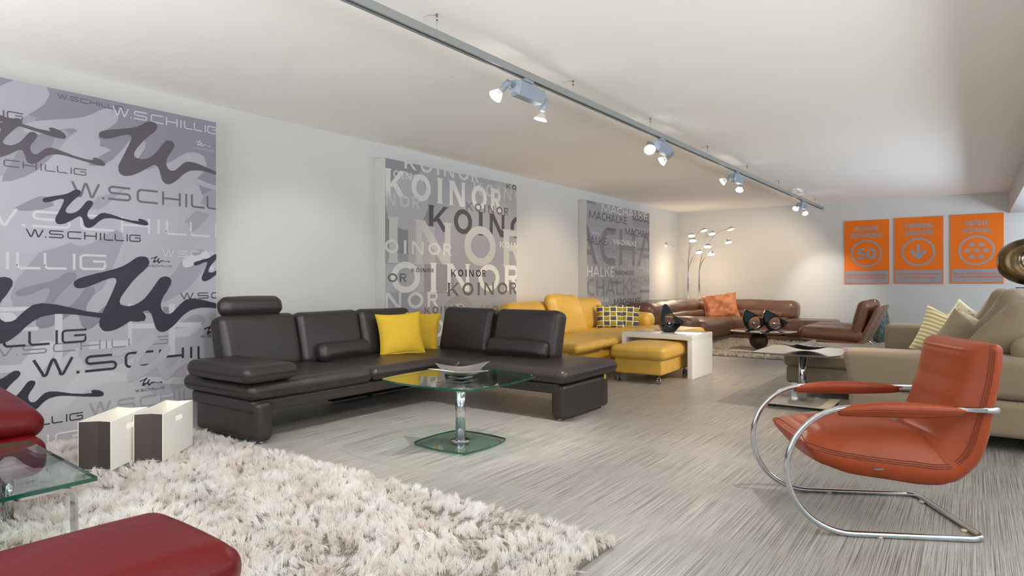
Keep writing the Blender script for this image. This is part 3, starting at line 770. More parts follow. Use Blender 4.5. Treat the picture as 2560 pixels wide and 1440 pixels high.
# ---------------------------------------------------------------- arc floor lamps
def lamp(label, base, heads):
    e = thing('arc_floor_lamp', label, 'lamp', base, 0, 'arc floor lamps with five shades')
    lathe(MB(), [(.14, 0), (.14, .02), (.13, .03), (.02, .034)], 32).build('lamp_base', M_chrome, e)
    tube(MB(), [(0, 0, .03), (0, 0, 1.03)], .017, 14).build('pole', M_steel, e)
    for k, (hx, hz_, hy) in enumerate(heads):
        # head position relative to the base: x across, y towards the viewer, z height
        a = 2 * math.pi * k / 5; ox, oy = .012 * math.cos(a), .012 * math.sin(a)
        H_ = Vector((hx, hy, hz_)); d = Vector((hx, hy, 0)); dn = d.normalized() if d.length > 1e-3 else Vector((1, 0, 0))
        p = [(ox, oy, 1.0), (ox, oy, 1.15), (ox + hx * .04, oy + hy * .04, 1.15 + (hz_ - 1.15) * .35), (hx * .30, hy * .30, 1.15 + (hz_ - 1.15) * .74), (hx * .62, hy * .62, 1.15 + (hz_ - 1.15) * .96), tuple(H_ - dn * .05 + Vector((0, 0, .02)))]
        arm = tube(MB(), p, .0045, 8, k=8).build('arm', M_steel, e)
        sh = MB(); r_ = .07
        prof = [(r_ * math.cos(t), r_ * .92 * math.sin(t)) for t in [math.pi / 2 * i / 8 for i in range(9)]]
        tilt = R(18)
        MM = Matrix.Translation(H_) @ Matrix.Rotation(tilt, 4, Vector((-dn.y, dn.x, 0)) * -1)
        lathe(sh, prof, 24, M=MM, cap=False); s_ = sh.build('lamp_shade', M_chrome, arm)
        bl = MB(); lathe(bl, [(0, -.012), (r_ * .6, -.01), (r_ * .93, .004)], 24, M=MM, cap=False); bl.build('bulb', M_bulbw, arm)
    light('POINT', 'arc_lamp_glow', (base[0] + .15, base[1] - .5, 1.35), (base[0], 12.5, 0), 12, WARM, shadow_soft_size=.2)
    return e
def heads(base, L):
    out = []
    for u, v, Yd in L:
        x, z = on_y(u, v, Yd); out.append((x - base[0], z, Yd - base[1]))
    return out
b1 = (-4.86, 13.0, 0); b2 = (-4.66, 13.0, 0)
b1 = (on_y(1720, 700, 12.95)[0], 12.95, 0); b2 = (on_y(1748, 700, 12.95)[0], 12.95, 0)
lamp('left arc floor lamp with chrome domes, one arm reaching to the left wall', b1, heads(b1, [(1660, 612, 12.6), (1729, 590, 12.2), (1732, 602, 11.8), (1760, 577, 12.8), (1748, 631, 12.1)]))
lamp('right arc floor lamp with chrome domes, arms reaching right over the sofa', b2, heads(b2, [(1780, 585, 12.5), (1827, 574, 12.7), (1769, 617, 11.9), (1821, 606, 12.4), (1778, 636, 12.0)]))

# ---------------------------------------------------------------- round table with wooden ball
rt = thing('round_coffee_table', 'round dark glass table resting on a dark wooden ball', 'table', (-2.56, 10.06, 0))
lathe(MB(), [(0, .335), (.46, .335), (.475, .34), (.475, .345), (.46, .35), (0, .35)], 64).build('table_top', M_dglass, rt)
n = 20; r_ = .135
lathe(MB(), [(r_ * math.sin(math.pi * i / n), .195 - r_ * math.cos(math.pi * i / n)) for i in range(n + 1)], 40).build('ball', M_wood, rt, (-.07, .02, 0))
box(MB(), (-.42, -.30, .044), (.38, .32, .058), 0, .002).build('base_plate', M_cream, rt)
mb = MB(); box(mb, (-.06, -.05, .322), (.1, .05, .334)); mb.build('bracket', M_chrome, rt)
fish('black fish-shaped vase with open mouth, left one on the round table', (-2.72, 10.09, .351), R(30), .315, 1)
fish('black fish-shaped vase with open mouth, right one on the round table', (-2.45, 10.19, .351), R(30), .315, 1)

# ---------------------------------------------------------------- cognac lounge chair with tilted back
lc = thing('lounge_chair', 'cognac leather armless double lounger with tilted back seen from the side', 'chair', (-1.7, 10.6, 0))
for k, (y, sc) in enumerate(((0, 1), (.72, .98))):
    softbox('seat', (.86, .70, .17), .07, M_cleather, lc, (.02, y, .32), (0, R(2), 0), puff=(.01, 0, .02), n=10, wr=.006, seed=k)
    softbox('seat_base', (.80, .68, .05), .02, M_cleather, lc, (.02, y, .215), (0, R(3), 0), n=6)
    softbox('backrest', (.15, .68, .50), .07, M_cleather, lc, (.40, y, .56), (0, R(14), 0), puff=(.02, 0, .01), n=10, wr=.006, seed=k + 3)
    softbox('back_shell', (.05, .66, .62), .02, M_cleather, lc, (.50, y, .44), (0, R(24), 0), n=8)
box(MB(), (.565, .12, .60), (.57, .18, .66), 0, 0).build('hang_tag', M_tag, lc)
box(MB(), (.50, .44, .72), (.505, .56, .80), 0, 0).build('label_card', M_tag, lc)
tube(MB(), [(.30, -.25, .22), (.45, -.30, .01)], .012, 10).build('leg', M_chrome, lc); tube(MB(), [(.30, .9, .22), (.50, 1.0, .01)], .012, 10).build('leg', M_chrome, lc)
tube(MB(), [(-.30, -.2, .22), (-.34, -.25, .01)], .012, 10).build('leg', M_chrome, lc); tube(MB(), [(-.30, .9, .22), (-.34, 1.0, .01)], .012, 10).build('leg', M_chrome, lc)

# mosaic floor vase
def mosaic():
    m = mat('mosaic_glaze', (70, 84, 84), .18, coat=.6); nt = m.node_tree; b = nt.nodes['Principled BSDF']
    v = nt.nodes.new('ShaderNodeTexVoronoi'); v.inputs['Scale'].default_value = 75; tc = nt.nodes['Texture Coordinate']
    cr = nt.nodes.new('ShaderNodeValToRGB'); e = cr.color_ramp.elements; e[0].color = srgb(40, 50, 48); e[1].color = srgb(150, 150, 130)
    q = e.new(.5); q.color = srgb(80, 96, 98); nt.links.new(tc.outputs['Object'], v.inputs['Vector']); nt.links.new(v.outputs['Color'], cr.inputs[0]); nt.links.new(cr.outputs[0], b.inputs['Base Color'])
    return m
tag(lathe(MB(), [(.0, 0), (.085, 0), (.10, .02), (.125, .12), (.148, .26), (.150, .34), (.138, .46), (.112, .56), (.085, .605), (.075, .61), (.07, .6), (.0, .58)], 48).build('floor_vase', mosaic(), None, (-1.30, 12.75, .03)),
    'tall grey-green mosaic floor vase behind the cognac lounger', 'vase')

# ---------------------------------------------------------------- black glass side table with bowl
st = thing('side_table', 'dark glass side table on a chrome column, beside the beige sofa', 'table', (-1.22, 6.12, 0))
slab(MB(), [(-.34, -.38), (.27, -.38), (.335, -.24), (.335, .38), (-.34, .38)], .470, .482).build('table_top', M_dglass, st)
tube(MB(), [(0, 0, .04), (0, 0, .468)], .032, 28).build('column', M_chrome, st)
tube(MB(), [(0, 0, .22), (0, 0, .226)], .036, 28).build('ring', M_chrome, st)
box(MB(), (-.26, -.24, .022), (.26, .25, .036), 0, .002).build('base_plate', M_cream, st)
mb = MB()
for x in (-.22, .22):
    for y in (-.2, .2): box(mb, (x - .03, y - .02, 0), (x + .03, y + .02, .022))
mb.build('glide_pad', M_black, st)
wing_bowl('metal_bowl', 'wing-shaped dark silver bowl on the dark glass side table', (-1.20, 6.15, .484), R(40), 1.15)

# ---------------------------------------------------------------- beige sofa group
be = thing('beige_sofa', 'large beige fabric corner sofa with long chaise, behind the orange armchair', 'sofa', (0, 6.4, 0))
def bg(name, lo, hi, r, m=M_beige, **kw):
    lo = [lo[0], lo[1] - 6.4, lo[2]]; hi = [hi[0], hi[1] - 6.4, hi[2]]
    return softbox(name, [hi[i] - lo[i] for i in range(3)], r, m, be, [(hi[i] + lo[i]) / 2 for i in range(3)], **kw)
bg('chaise_base', (-1.46, 6.56, .12), (.25, 7.95, .285), .03, n=6)
bg('chaise_seat', (-1.48, 6.53, .285), (-.3, 8.02, .40), .04, n=10, puff=(0, 0, .012), wr=.004)
bg('base', (-.72, 5.12, .10), (.84, 7.9, .325), .04, n=8)
bg('seat', (-.62, 5.5, .32), (.55, 7.3, .42), .05, n=10, puff=(0, 0, .01))
def flare(p): return (p.x - .05 * max(0, (p.z + .13) / .26) * (1 if p.x < 0 else 0), p.y - .03 * (p.z + .13) / .26, p.z)
bg('armrest', (-.72, 5.17, .335), (.82, 5.50, .60), .05, n=10, puff=(0, 0, .008), deform=flare, wr=.003)
bg('far_armrest', (-.70, 7.25, .38), (.80, 7.6, .675), .05, n=8, puff=(0, 0, .005))
bg('backrest', (.52, 5.5, .30), (.80, 7.3, .70), .06, n=8)
def bc(c, size, rot, seed, m=M_taupe, name='back_cushion', wr=.045):
    o = softbox(name, size, min(size) * .42, m, be, (c[0], c[1] - 6.4, c[2]), rot, puff=(.0, .0, .0), n=18, wr=wr, wf=4.6, seed=seed)
    return o
bc((.20, 5.72, .70), (.26, .60, .62), (R(0), R(40), R(-10)), 3)
bc((.20, 6.36, .76), (.25, .60, .58), (R(0), R(33), R(-6)), 6)
bc((.16, 6.92, .77), (.24, .50, .54), (R(0), R(30), R(-2)), 9)
bc((.42, 5.40, .64), (.42, .30, .17), (0, 0, R(-4)), 12, M_beige, 'bolster', .006)
for x, y in ((-1.40, 6.65), (-1.40, 7.85), (-.6, 5.25), (.7, 5.3), (.7, 7.7)): box(MB(), (-.025, -.012, 0), (.025, .012, .125), 0, 0).build('leg', M_chrome, be, (x, y - 6.4, 0))
def striped():
    m = mat('striped_cloth', (214, 200, 160), .85, spec=.2); nt = m.node_tree; b = nt.nodes['Principled BSDF']; tc = nt.nodes['Texture Coordinate']
    w = nt.nodes.new('ShaderNodeTexWave'); w.bands_direction = 'Z'; w.inputs['Scale'].default_value = 9; w.inputs['Distortion'].default_value = .6
    cr = nt.nodes.new('ShaderNodeValToRGB'); e = cr.color_ramp.elements; e[0].color = srgb(200, 184, 140); e[1].color = srgb(240, 236, 222); q = e.new(.55); q.color = srgb(214, 190, 96); e[2].position = .9
    nt.links.new(tc.outputs['Object'], w.inputs['Vector']); nt.links.new(w.outputs['Fac'], cr.inputs[0]); nt.links.new(cr.outputs[0], b.inputs['Base Color']); return m
def floral():
    m = mat('ornament_cloth', (206, 192, 140), .85, spec=.2); nt = m.node_tree; b = nt.nodes['Principled BSDF']; tc = nt.nodes['Texture Coordinate']
    v = nt.nodes.new('ShaderNodeTexVoronoi'); v.inputs['Scale'].default_value = 26
    cr = nt.nodes.new('ShaderNodeValToRGB'); e = cr.color_ramp.elements; e[0].color = srgb(170, 150, 70); e[1].color = srgb(226, 218, 190); e[1].position = .4
    nt.links.new(tc.outputs['Object'], v.inputs['Vector']); nt.links.new(v.outputs['Distance'], cr.inputs[0]); nt.links.new(cr.outputs[0], b.inputs['Base Color']); return m
Ms, Mf = striped(), floral()
throw('striped_cushion', 'yellow and white striped cushion leaning on the beige sofa', (-.20, 6.62, .62), (.42, .42), (R(-10), R(24), R(20)), Ms, 4, t=.13)
throw('plain_cushion', 'small plain taupe cushion in front of the striped one', (-.06, 6.10, .61), (.42, .38), (R(-6), R(38), R(30)), M_taupe, 8, t=.15)
throw('ornament_cushion', 'cream and gold ornament-print cushion, upper one beside the big taupe cushions', (-.06, 7.08, .70), (.34, .34), (R(-8), R(38), R(10)), Mf, 12, 'ornament-print cushions', t=.12)
throw('ornament_cushion', 'cream and gold ornament-print cushion, lower one behind the plain cushion', (.02, 6.52, .64), (.34, .32), (R(-8), R(20), R(50)), Mf, 14, 'ornament-print cushions', t=.12)
def leaflet(label, c, rot, s=1):
    o = box(MB(), (-.11 * s, -.15 * s, 0), (.11 * s, .15 * s, .003), 0, 0).build('leaflet', M_paper, None, c, rot)
    return tag(o, label, 'leaflet', 'lilac leaflets on the beige sofa')
leaflet('lilac leaflet on the chaise, just behind the beige armrest', (-.86, 6.9, .425), (R(8), 0, R(30)))
leaflet('lilac leaflet lying on the chaise edge behind the dark glass table', (-1.22, 6.66, .418), (R(-2), 0, R(70)))

# ---------------------------------------------------------------- bronze ring sculpture on its pedestal
pe = tag(box(MB(), (-.22, -.22, 0), (.22, .22, 1.0), 0, .003).build('pedestal', M_pedestal, None, (.545, 8.22, 0)), 'square grey pedestal under the bronze sculpture', 'pedestal')
sc = thing('ring_sculpture', 'glossy bronze oval ring sculpture with hole, on the grey pedestal', 'sculpture', (.57, 8.15, 1.0))
box(MB(), (-.21, -.12, 0.001), (.25, .16, .035), 0, .003).build('plinth', M_black, sc)
mb = MB(); v = []; f = []; NA, NB = 56, 28
for i in range(NA):
    a = 2 * math.pi * i / NA; ca, sa = math.cos(a), math.sin(a)
    ox, oz = .40 * math.copysign(abs(ca) ** .82, ca), .245 * math.copysign(abs(sa) ** .82, sa); ix, iz = -.05 + .13 * ca, .02 + .10 * sa
    mx_, mz = (ox + ix) / 2, (oz + iz) / 2; hx_, hz_ = (ox - ix) / 2, (oz - iz) / 2
    for j in range(NB):
        b_ = 2 * math.pi * j / NB; k = math.cos(b_); k = math.copysign(abs(k) ** .8, k)
        v.append((mx_ + hx_ * k, .12 * math.sin(b_), .29 + mz + hz_ * k))
for i in range(NA):
    for j in range(NB):
        f.append((i * NB + j, i * NB + (j + 1) % NB, ((i + 1) % NA) * NB + (j + 1) % NB, ((i + 1) % NA) * NB + j))
mb.add(v, f); mb.build('bronze_ring', M_bronze, sc, (.03, 0, 0))

# ---------------------------------------------------------------- orange leather cantilever armchair
ch = thing('armchair', 'orange leather cantilever armchair with chrome tube frame in the right foreground', 'chair', (.048, 3.343, 0), R(28.7))
WD = .585; rt_ = .0125
def side(y):
    cx, cz, rr = -.53, .2835, .271
    pts = [(-.53 + .14, y, .548)]
    for i in range(0, 25):
        a = R(96 + (270 - 96) * i / 24); pts.append((cx + rr * math.cos(a), y, cz + rr * math.sin(a)))
    return pts
near = [(.0, 0, .556), (-.2, 0, .558), (-.40, 0, .555)] + side(0)[1:] + [(-.45, 0, .0125), (-.05, 0, .0125), (-.012, .012, .0125), (0, .05, .0125)]
far = [(p[0], WD - p[1], p[2]) for p in reversed(near)]
loop = [(.015, WD, .556), (.045, WD - .01, .556), (.075, WD - .06, .552), (.095, WD / 2, .55), (.075, .06, .552), (.045, .01, .556), (.015, 0, .556)]
tube(MB(), near + far + loop[:0], rt_, 16).build('frame', M_chrome, ch)
tube(MB(), smooth_path([(0, 0, .556), (.03, .003, .556), (.058, .03, .554), (.078, .14, .552), (.088, WD / 2, .55), (.078, WD - .14, .552), (.058, WD - .03, .554), (.03, WD - .003, .556), (0, WD, .556)], 6), .0125, 16).build('rear_bow', M_chrome, ch)
for y in (0, WD):
    m = MB(); n = 22; seg = 20; v = []; f = []
    for i in range(n + 1):
        t = i / n; s_ = -.585 + .50 * t; env = .020 + .016 * math.sin(math.pi * min(1, t * 1.02)) ** .8
        zc = .540 + .013 * min(1, t * 3) ** .7 - .010 * max(0, t - .7)
        if i in (0, n): env *= .9
        for j in range(seg):
            a = 2 * math.pi * j / seg
            v.append((s_, y + .78 * env * math.copysign(abs(math.cos(a)) ** .8, math.cos(a)), zc + env * .92 * math.copysign(abs(math.sin(a)) ** .8, math.sin(a)) - .004))
    for i in range(n):
        for j in range(seg): f.append((i * seg + j, (i + 1) * seg + j, (i + 1) * seg + (j + 1) % seg, i * seg + (j + 1) % seg))
    f += [tuple(range(seg)), tuple(reversed([n * seg + j for j in range(seg)]))]
    m.add(v, f); ar = m.build('armrest_pad', M_oleather, ch)
    m = MB()
    for dz in (-.006, .004, .014 * 0 - .014):
        tube(m, [(-.583 + .496 * i / n, y - (.78 * (.020 + .016 * math.sin(math.pi * min(1, i / n * 1.02)) ** .8)) - .0005, .540 + .013 * min(1, i / n * 3) ** .7 - .010 * max(0, i / n - .7) - .004 + dz * .8) for i in range(n + 1)], .0012, 5)
    m.build('seam', M_oseam, ar)
EDGE = {}
def loft(name, st, w0, w1, parent):
    """st: (s, z, inner half thickness, outer half thickness, centre puff); rounded section between y=w0 and w1"""
    P = smooth_path([(q[0], 0, q[1]) for q in st], 14); n = len(P); m_ = len(st) - 1
    def lerp(k, i):
        t = i / (n - 1) * m_; a = min(int(t), m_ - 1); t -= a; t = t * t * (3 - 2 * t); return st[a][k] + (st[a + 1][k] - st[a][k]) * t
    v = []; f = []; yc, hw = (w0 + w1) / 2, (w1 - w0) / 2; rc = .016; inner = [-1 + 2 * j / 20 for j in range(21)]
    for i in range(n):
        a = P[max(0, i - 1)]; b_ = P[min(n - 1, i + 1)]; d = (b_ - a).normalized(); N = Vector((-d.z, 0, d.x))
        t = i / (n - 1); e = 1
        if t < .14: e = math.sqrt(max(0, 1 - (1 - t / .14) ** 2))
        if t > .90: e = math.sqrt(max(0, 1 - ((t - .90) / .10) ** 2))
        hi_, ho, pf = lerp(2, i) * e, lerp(3, i) * e, lerp(4, i) * e; wk = hw - .03 * (1 - e); pts = []
        for q in inner:
            y = q * (wk - .004); k = 1 - max(0, (abs(q) - .94) / .06) ** 2; pts.append((yc + y, hi_ * (.88 + .12 * k) + pf * (1 - abs(q) ** 5)))
        for k in range(5): pts.append((yc + wk + .012 * math.sin(math.pi * (k + .5) / 5), hi_ * .8 - (hi_ + ho) * .8 * (k + .5) / 5))
        for q in reversed(inner): pts.append((yc + q * (wk - .012), -ho - .012 * (1 - q * q) * e))
        for k in range(5): pts.append((yc - wk - .012 * math.sin(math.pi * (k + .5) / 5), -ho * .8 + (hi_ + ho) * .8 * (k + .5) / 5))
        for y, o in pts: v.append((P[i].x + N.x * o, y, P[i].z + N.z * o))
    k_ = len(pts); EDGE[name] = [Vector(v[i * k_ - 1]) * .35 + Vector(v[i * k_]) * .65 for i in range(4, n - 2)]; EDGE[name + '_nose'] = [Vector(v[5 * k_ + j]) for j in range(21)]
    for i in range(n - 1):
        for j in range(k_): f.append((i * k_ + j, (i + 1) * k_ + j, (i + 1) * k_ + (j + 1) % k_, i * k_ + (j + 1) % k_))
    f += [tuple(reversed(range(k_))), tuple((n - 1) * k_ + j for j in range(k_))]
    return MB().add(v, f).build(name, M_oleather, parent)
loft('seat', [(-.718, .390, .006, .006, .015), (-.685, .375, .012, .028, .045), (-.62, .350, .020, .058, .078), (-.50, .324, .027, .070, .105), (-.36, .308, .027, .072, .120), (-.25, .295, .032, .074, .115), (-.16, .285, .035, .065, .09), (-.08, .31, .02, .05, .04), (-.04, .35, .01, .03, .0)], .04, .545, ch)
loft('backrest', [(-.20, .26, .02, .02, .03), (-.115, .278, .045, .045, .09), (-.04, .345, .045, .045, .10), (.0, .44, .045, .040, .09), (.025, .56, .038, .036, .075), (.046, .66, .036, .034, .065), (.058, .745, .036, .034, .058), (.062, .79, .036, .032, .052), (.060, .830, .034, .030, .045)], .036, .549, ch)
# double stitched seams that follow the shell edges
e1 = EDGE['seat']; e1 = [p for p in e1 if p.x < -.10]; e2 = [p for p in EDGE['backrest'] if p.z > .325]
for nm, line in (('seat', e1), ('backrest', e2)):
    m = MB()
    for dd in (0, .008, .016):
        L_ = []
        for i, p in enumerate(line):
            t_ = (line[min(i + 1, len(line) - 1)] - line[max(i - 1, 0)]).normalized(); L_.append(p + Vector((t_.z, 0, -t_.x)) * dd + Vector((0, -.0045 - min(.008, dd * .6), 0)))
        tube(m, L_, .0013, 5)
    m.build('seam', M_oseam, ch)
m = MB()
for dd in (0, .008): tube(m, [p + Vector((-.002, 0, .001 - dd)) for p in EDGE['seat_nose']], .0013, 5)
m.build('seam', M_oseam, ch)
box(MB(), (-.435, .024, .283), (-.395, .028, .290), 0, 0).build('logo_tag', M_steel, ch)
for x, y in ((-.42, 0), (-.42, WD), (-.02, WD - .1), (-.02, .12)):
    lathe(MB(), [(.012, 0), (.014, .004), (.012, .010)], 12).build('glide', M_cream, ch, (x, y, 0))
# ---------------------------------------------------------------- lighting track and spots
def tx(y): return -2.40 + .0128 * (y - 2.03)
TZ = 2.425
tr = thing('lighting_track', 'long grey ceiling track carrying the double spotlights', 'lighting track', (tx(6), 6, TZ))
mb = MB(); a, b_ = .3, 13.08
for (dx, w, z0, z1) in ((-.0175, .012, 0, .045), (.0175, .012, 0, .045), (0, .035, .030, .045)):
    v = [(tx(y) - tx(6) + dx + s * w / 2, y - 6, z) for y in (a, b_) for s in (-1, 1) for z in (z0, z1)]
    mb.add(v, [(0, 1, 3, 2), (4, 6, 7, 5), (0, 4, 5, 1), (2, 3, 7, 6), (0, 2, 6, 4), (1, 5, 7, 3)], 0, False)
v = [(tx(y) - tx(6) + s * .0115, y - 6, .028) for y in (a, b_) for s in (-1, 1)]
mb.add(v, [(0, 1, 3, 2)], 1, False)
mb.build('rail', [M_alu, M_black], tr)
for y in (1.0, 2.62, 4.07, 5.42, 6.9, 8.35, 9.9, 12.4):
    x = tx(y) - tx(6); m = MB()
    tube(m, [(x, y - 6, .045), (x, y - 6, .13)], .0012, 6); tube(m, [(x, y - 6, .108), (x, y - 6, HH - TZ - .001)], .0055, 10)
    tube(m, [(x, y - 6, .136), (x - .03, y - 6 - .03, .135), (x - .055, y - 6 - .05, .12)], .0012, 6)
    m.build('suspension_wire', M_steel, tr)
m = MB(); box(m, (tx(11) - tx(6) - .05, 4.85, HH - TZ - .04), (tx(11) - tx(6) + .05, 5.25, HH - TZ - .001), 0, .01)
tube(m, [(tx(11) - tx(6), 5.2, .10), (tx(11) - tx(6) + .03, 5.3, .09), (tx(11) - tx(6), 5.35, .045)], .004, 8)
m.build('power_feed', M_white, tr)
def head(parent, p, aim, energy, color, ang, wpos):
    d = (Vector(aim) - (Vector(wpos) + Vector(p))).normalized()
    q = d.to_track_quat('Z', 'Y').to_matrix().to_4x4(); MM = Matrix.Translation(p) @ q
    hb = lathe(MB(), [(.0, -.05), (.019, -.05), (.021, -.046), (.021, .03), (.018, .034), (0, .034)], 20, M=MM).build('lamp_head', M_bluegrey, parent)
    lathe(MB(), [(.018, .034), (.028, .05), (.040, .075), (.050, .10), (.052, .104)], 28, M=MM, cap=False).build('reflector', M_bulbglass, hb)
    lathe(MB(), [(.0, .085), (.041, .085), (.046, .094)], 28, M=MM, cap=False).build('lit_face', M_bulb, hb)
    l = light('SPOT', 'track_spot_light', Vector(wpos) + Vector(p) + d * .112, aim, energy, color, spot_size=R(ang), spot_blend=.7, shadow_soft_size=.03)
    return hb
def spotlight(y, label, aims, off=(0, 0)):
    x = tx(y); W_ = (x, y, TZ)
    e = thing('track_spotlight', label, 'spotlight', W_, 0, 'double spotlights on the ceiling track')
    m = MB(); box(m, (-.018, -.05, -.022), (.018, .05, .002), 0, .003); tube(m, [(0, 0, -.045), (0, 0, -.02)], .010, 10); m.build('track_adapter', M_bluegrey, e)
    # tapered transformer box
    m = MB(); L_ = .17
    sec = [(-L_, .030, .055), (-L_ + .03, .048, .066), (L_ - .03, .048, .066), (L_, .030, .055)]
    v = []; f = []
    for yy, hw, hh in sec:
        for sx, sz in ((-1, 0), (1, 0), (1.0, -.55), (.62, -1), (-.62, -1), (-1.0, -.55)): v.append((hw * sx, yy, -.045 + hh * sz * 1.35))
    for i in range(3):
        for j in range(6): f.append((i * 6 + j, i * 6 + (j + 1) % 6, i * 6 + 6 + (j + 1) % 6, i * 6 + 6 + j))
    f += [(5, 4, 3, 2, 1, 0), tuple(18 + j for j in range(6))]
    m.add(v, f, 0, False); o = m.build('transformer_box', M_bluegrey, e)
    tube(MB(), [(0, -L_, -.09), (-.02, -L_ - .035, -.09)], .006, 8).build('joint', M_chrome, e); tube(MB(), [(0, L_, -.09), (-.01, L_ + .035, -.10)], .006, 8).build('joint', M_chrome, e)
    head(e, (-.03, -L_ - .05, -.095), *aims[0], W_); head(e, (-.015, L_ + .05, -.125), *aims[1], W_)
    return e
spotlight(3.49, 'nearest grey double spotlight on the track, above the dark sofa', [((-5.1, 3.7, .9), 80, COOLW, 50), ((-3.05, 3.55, 0), 190, NEUT, 66)])
spotlight(5.67, 'second double spotlight from the viewer, one lit face toward the room', [((-.9, 2.7, .2), 80, NEUT, 60), ((-5.1, 6.3, 1.0), 110, WARM, 56)])
spotlight(7.92, 'third double spotlight from the viewer, above the yellow sofa', [((-5.0, 8.0, .9), 130, WARM, 58), ((-3.6, 10.4, .2), 170, WARM, 66)])
spotlight(11.4, 'farthest and smallest double spotlight, near the track end', [((-3.6, 13.3, .9), 130, WARM, 84), ((-2.2, 13.3, .75), 90, NEUT, 52)])

# ---------------------------------------------------------------- flat artwork
GM = {}
def gray(c):
    c = tuple(c) if isinstance(c, (tuple, list)) else (c, c, c)
    if c not in GM: GM[c] = mat('print_%d_%d_%d' % c, c, .6, spec=.3)
    return GM[c]
class Art:
    """collects flat polygons (p, q) with colour and stacking order, clipped to a rectangle"""
    def __init__(s, rect): s.rect = rect; s.items = []; s.layer = 0; s.k = 0
    def poly(s, pts, c): s.items.append((pts, c, s.layer + (s.k % 12) * .075)); s.k += 1
    def next(s): s.layer += 1; s.k = 0
    def build(s, fn, name, parent, step=.00009):
        mats = [];
        for _, c, _ in s.items:
            if c not in mats: mats.append(c)
        bm = bmesh.new()
        for pts, c, ly in s.items:
            try:
                f = bm.faces.new([bm.verts.new((p[0], p[1], ly * step)) for p in pts]); f.material_index = mats.index(c)
            except ValueError: pass
        x0, x1, z0, z1 = s.rect
        for co, no in (((x0, 0, 0), (-1, 0, 0)), ((x1, 0, 0), (1, 0, 0)), ((0, z0, 0), (0, -1, 0)), ((0, z1, 0), (0, 1, 0))):
            bmesh.ops.bisect_plane(bm, geom=bm.verts[:] + bm.edges[:] + bm.faces[:], plane_co=co, plane_no=no, clear_outer=True)
        bmesh.ops.triangulate(bm, faces=bm.faces[:])
        for v in bm.verts: v.co = fn(v.co.x, v.co.y, v.co.z)
        me = bpy.data.meshes.new(name); bm.to_mesh(me); bm.free()
        for c in mats: me.materials.append(gray(c))
        o = bpy.data.objects.new(name, me); col.objects.link(o); o.parent = parent
        return o
def stroke(A, pts, w, c):
    P = [Vector(p) for p in pts]; n = len(P); L_ = []; Rr = []
    for i in range(n):
        a = P[max(0, i - 1)]; b_ = P[min(n - 1, i + 1)]; d = (b_ - a)
        if d.length < 1e-9: d = Vector((1, 0))
        d.normalize(); nn = Vector((-d.y, d.x)) * w / 2; L_.append(P[i] + nn); Rr.append(P[i] - nn)
    for i in range(n - 1): A.poly([L_[i], Rr[i], Rr[i + 1], L_[i + 1]], c)
def arc(cx, cy, rx, ry, a0, a1, n=10): return [(cx + rx * math.cos(R(a0 + (a1 - a0) * i / n)), cy + ry * math.sin(R(a0 + (a1 - a0) * i / n))) for i in range(n + 1)]
def para(A, x0, z0, x1, z1, w, c): A.poly([(x0 - w / 2, z0), (x0 + w / 2, z0), (x1 + w / 2, z1), (x1 - w / 2, z1)], c)

def g_wide(A, ch, x, z, w, h, c):
    s = .145 * h; t = s / 2; S_ = lambda P: stroke(A, [(x + a, z + b_) for a, b_ in P], s, c)
    if ch == 'I': S_([(w / 2, 0), (w / 2, h)])
    elif ch == '.': A.poly([(x, z), (x + w, z), (x + w, z + s), (x, z + s)], c)
    elif ch == 'L': r = .22 * h; S_([(t, h), (t, r)] + arc(t + r, t + r, r, r, 180, 270)[1:] + [(w, t)])
    elif ch == 'C': r = .26 * h; S_([(w, h - t), (t + r, h - t)] + arc(t + r, h - t - r, r, r, 90, 180) + arc(t + r, t + r, r, r, 180, 270) + [(w, t)])
    elif ch == 'S': r = (h - s) / 4; S_([(w * .96, h - t), (t + r, h - t)] + arc(t + r, h - t - r, r, r, 90, 270) + arc(w - t - r, t + r, r, r, 90, -90) + [(0, t)])
    elif ch == 'G': r = .2 * h; S_([(w, h - t), (t + r, h - t)] + arc(t + r, h - t - r, r, r, 90, 180) + arc(t + r, t + r, r, r, 180, 270) + arc(w - t - r, t + r, r, r, -90, 0) + [(w - t, .55 * h), (w * .5, .55 * h)])
    elif ch == 'H': S_([(t, 0), (t, h)]); S_([(w - t, 0), (w - t, h)]); S_([(t, .5 * h), (w - t, .5 * h)])
    elif ch == 'W':
        k = .2 * w; S_([(t * .8, h), (w * .24, .18 * h)] + arc(w * .29, .13 * h, w * .045, .07 * h, 200, 340, 5) + [(w * .45, .82 * h)] + arc(w * .5, .86 * h, w * .04, .07 * h, 150, 30, 5) + [(w * .67, .18 * h)] + arc(w * .71, .13 * h, w * .045, .07 * h, 200, 340, 5) + [(w - t * .8, h)])
WIDE = [('W', 0, .139), ('.', .150, .161), ('S', .181, .302), ('C', .332, .450), ('H', .475, .586), ('I', .613, .626), ('L', .649, .737), ('L', .749, .837), ('I', .861, .873), ('G', .888, 1)]
def ring(A, x, z, w, h, s, c, sz=None, n=36):
    sz = sz or s * .85
    for i in range(n):
        a, b_ = 2 * math.pi * i / n, 2 * math.pi * (i + 1) / n; P = []
        for q, k, m in ((a, 0, 0), (b_, 0, 0), (b_, s, sz), (a, s, sz)): P.append((x + w / 2 + (w / 2 - k) * math.cos(q), z + h / 2 + (h / 2 - m) * math.sin(q)))
        A.poly(P, c)
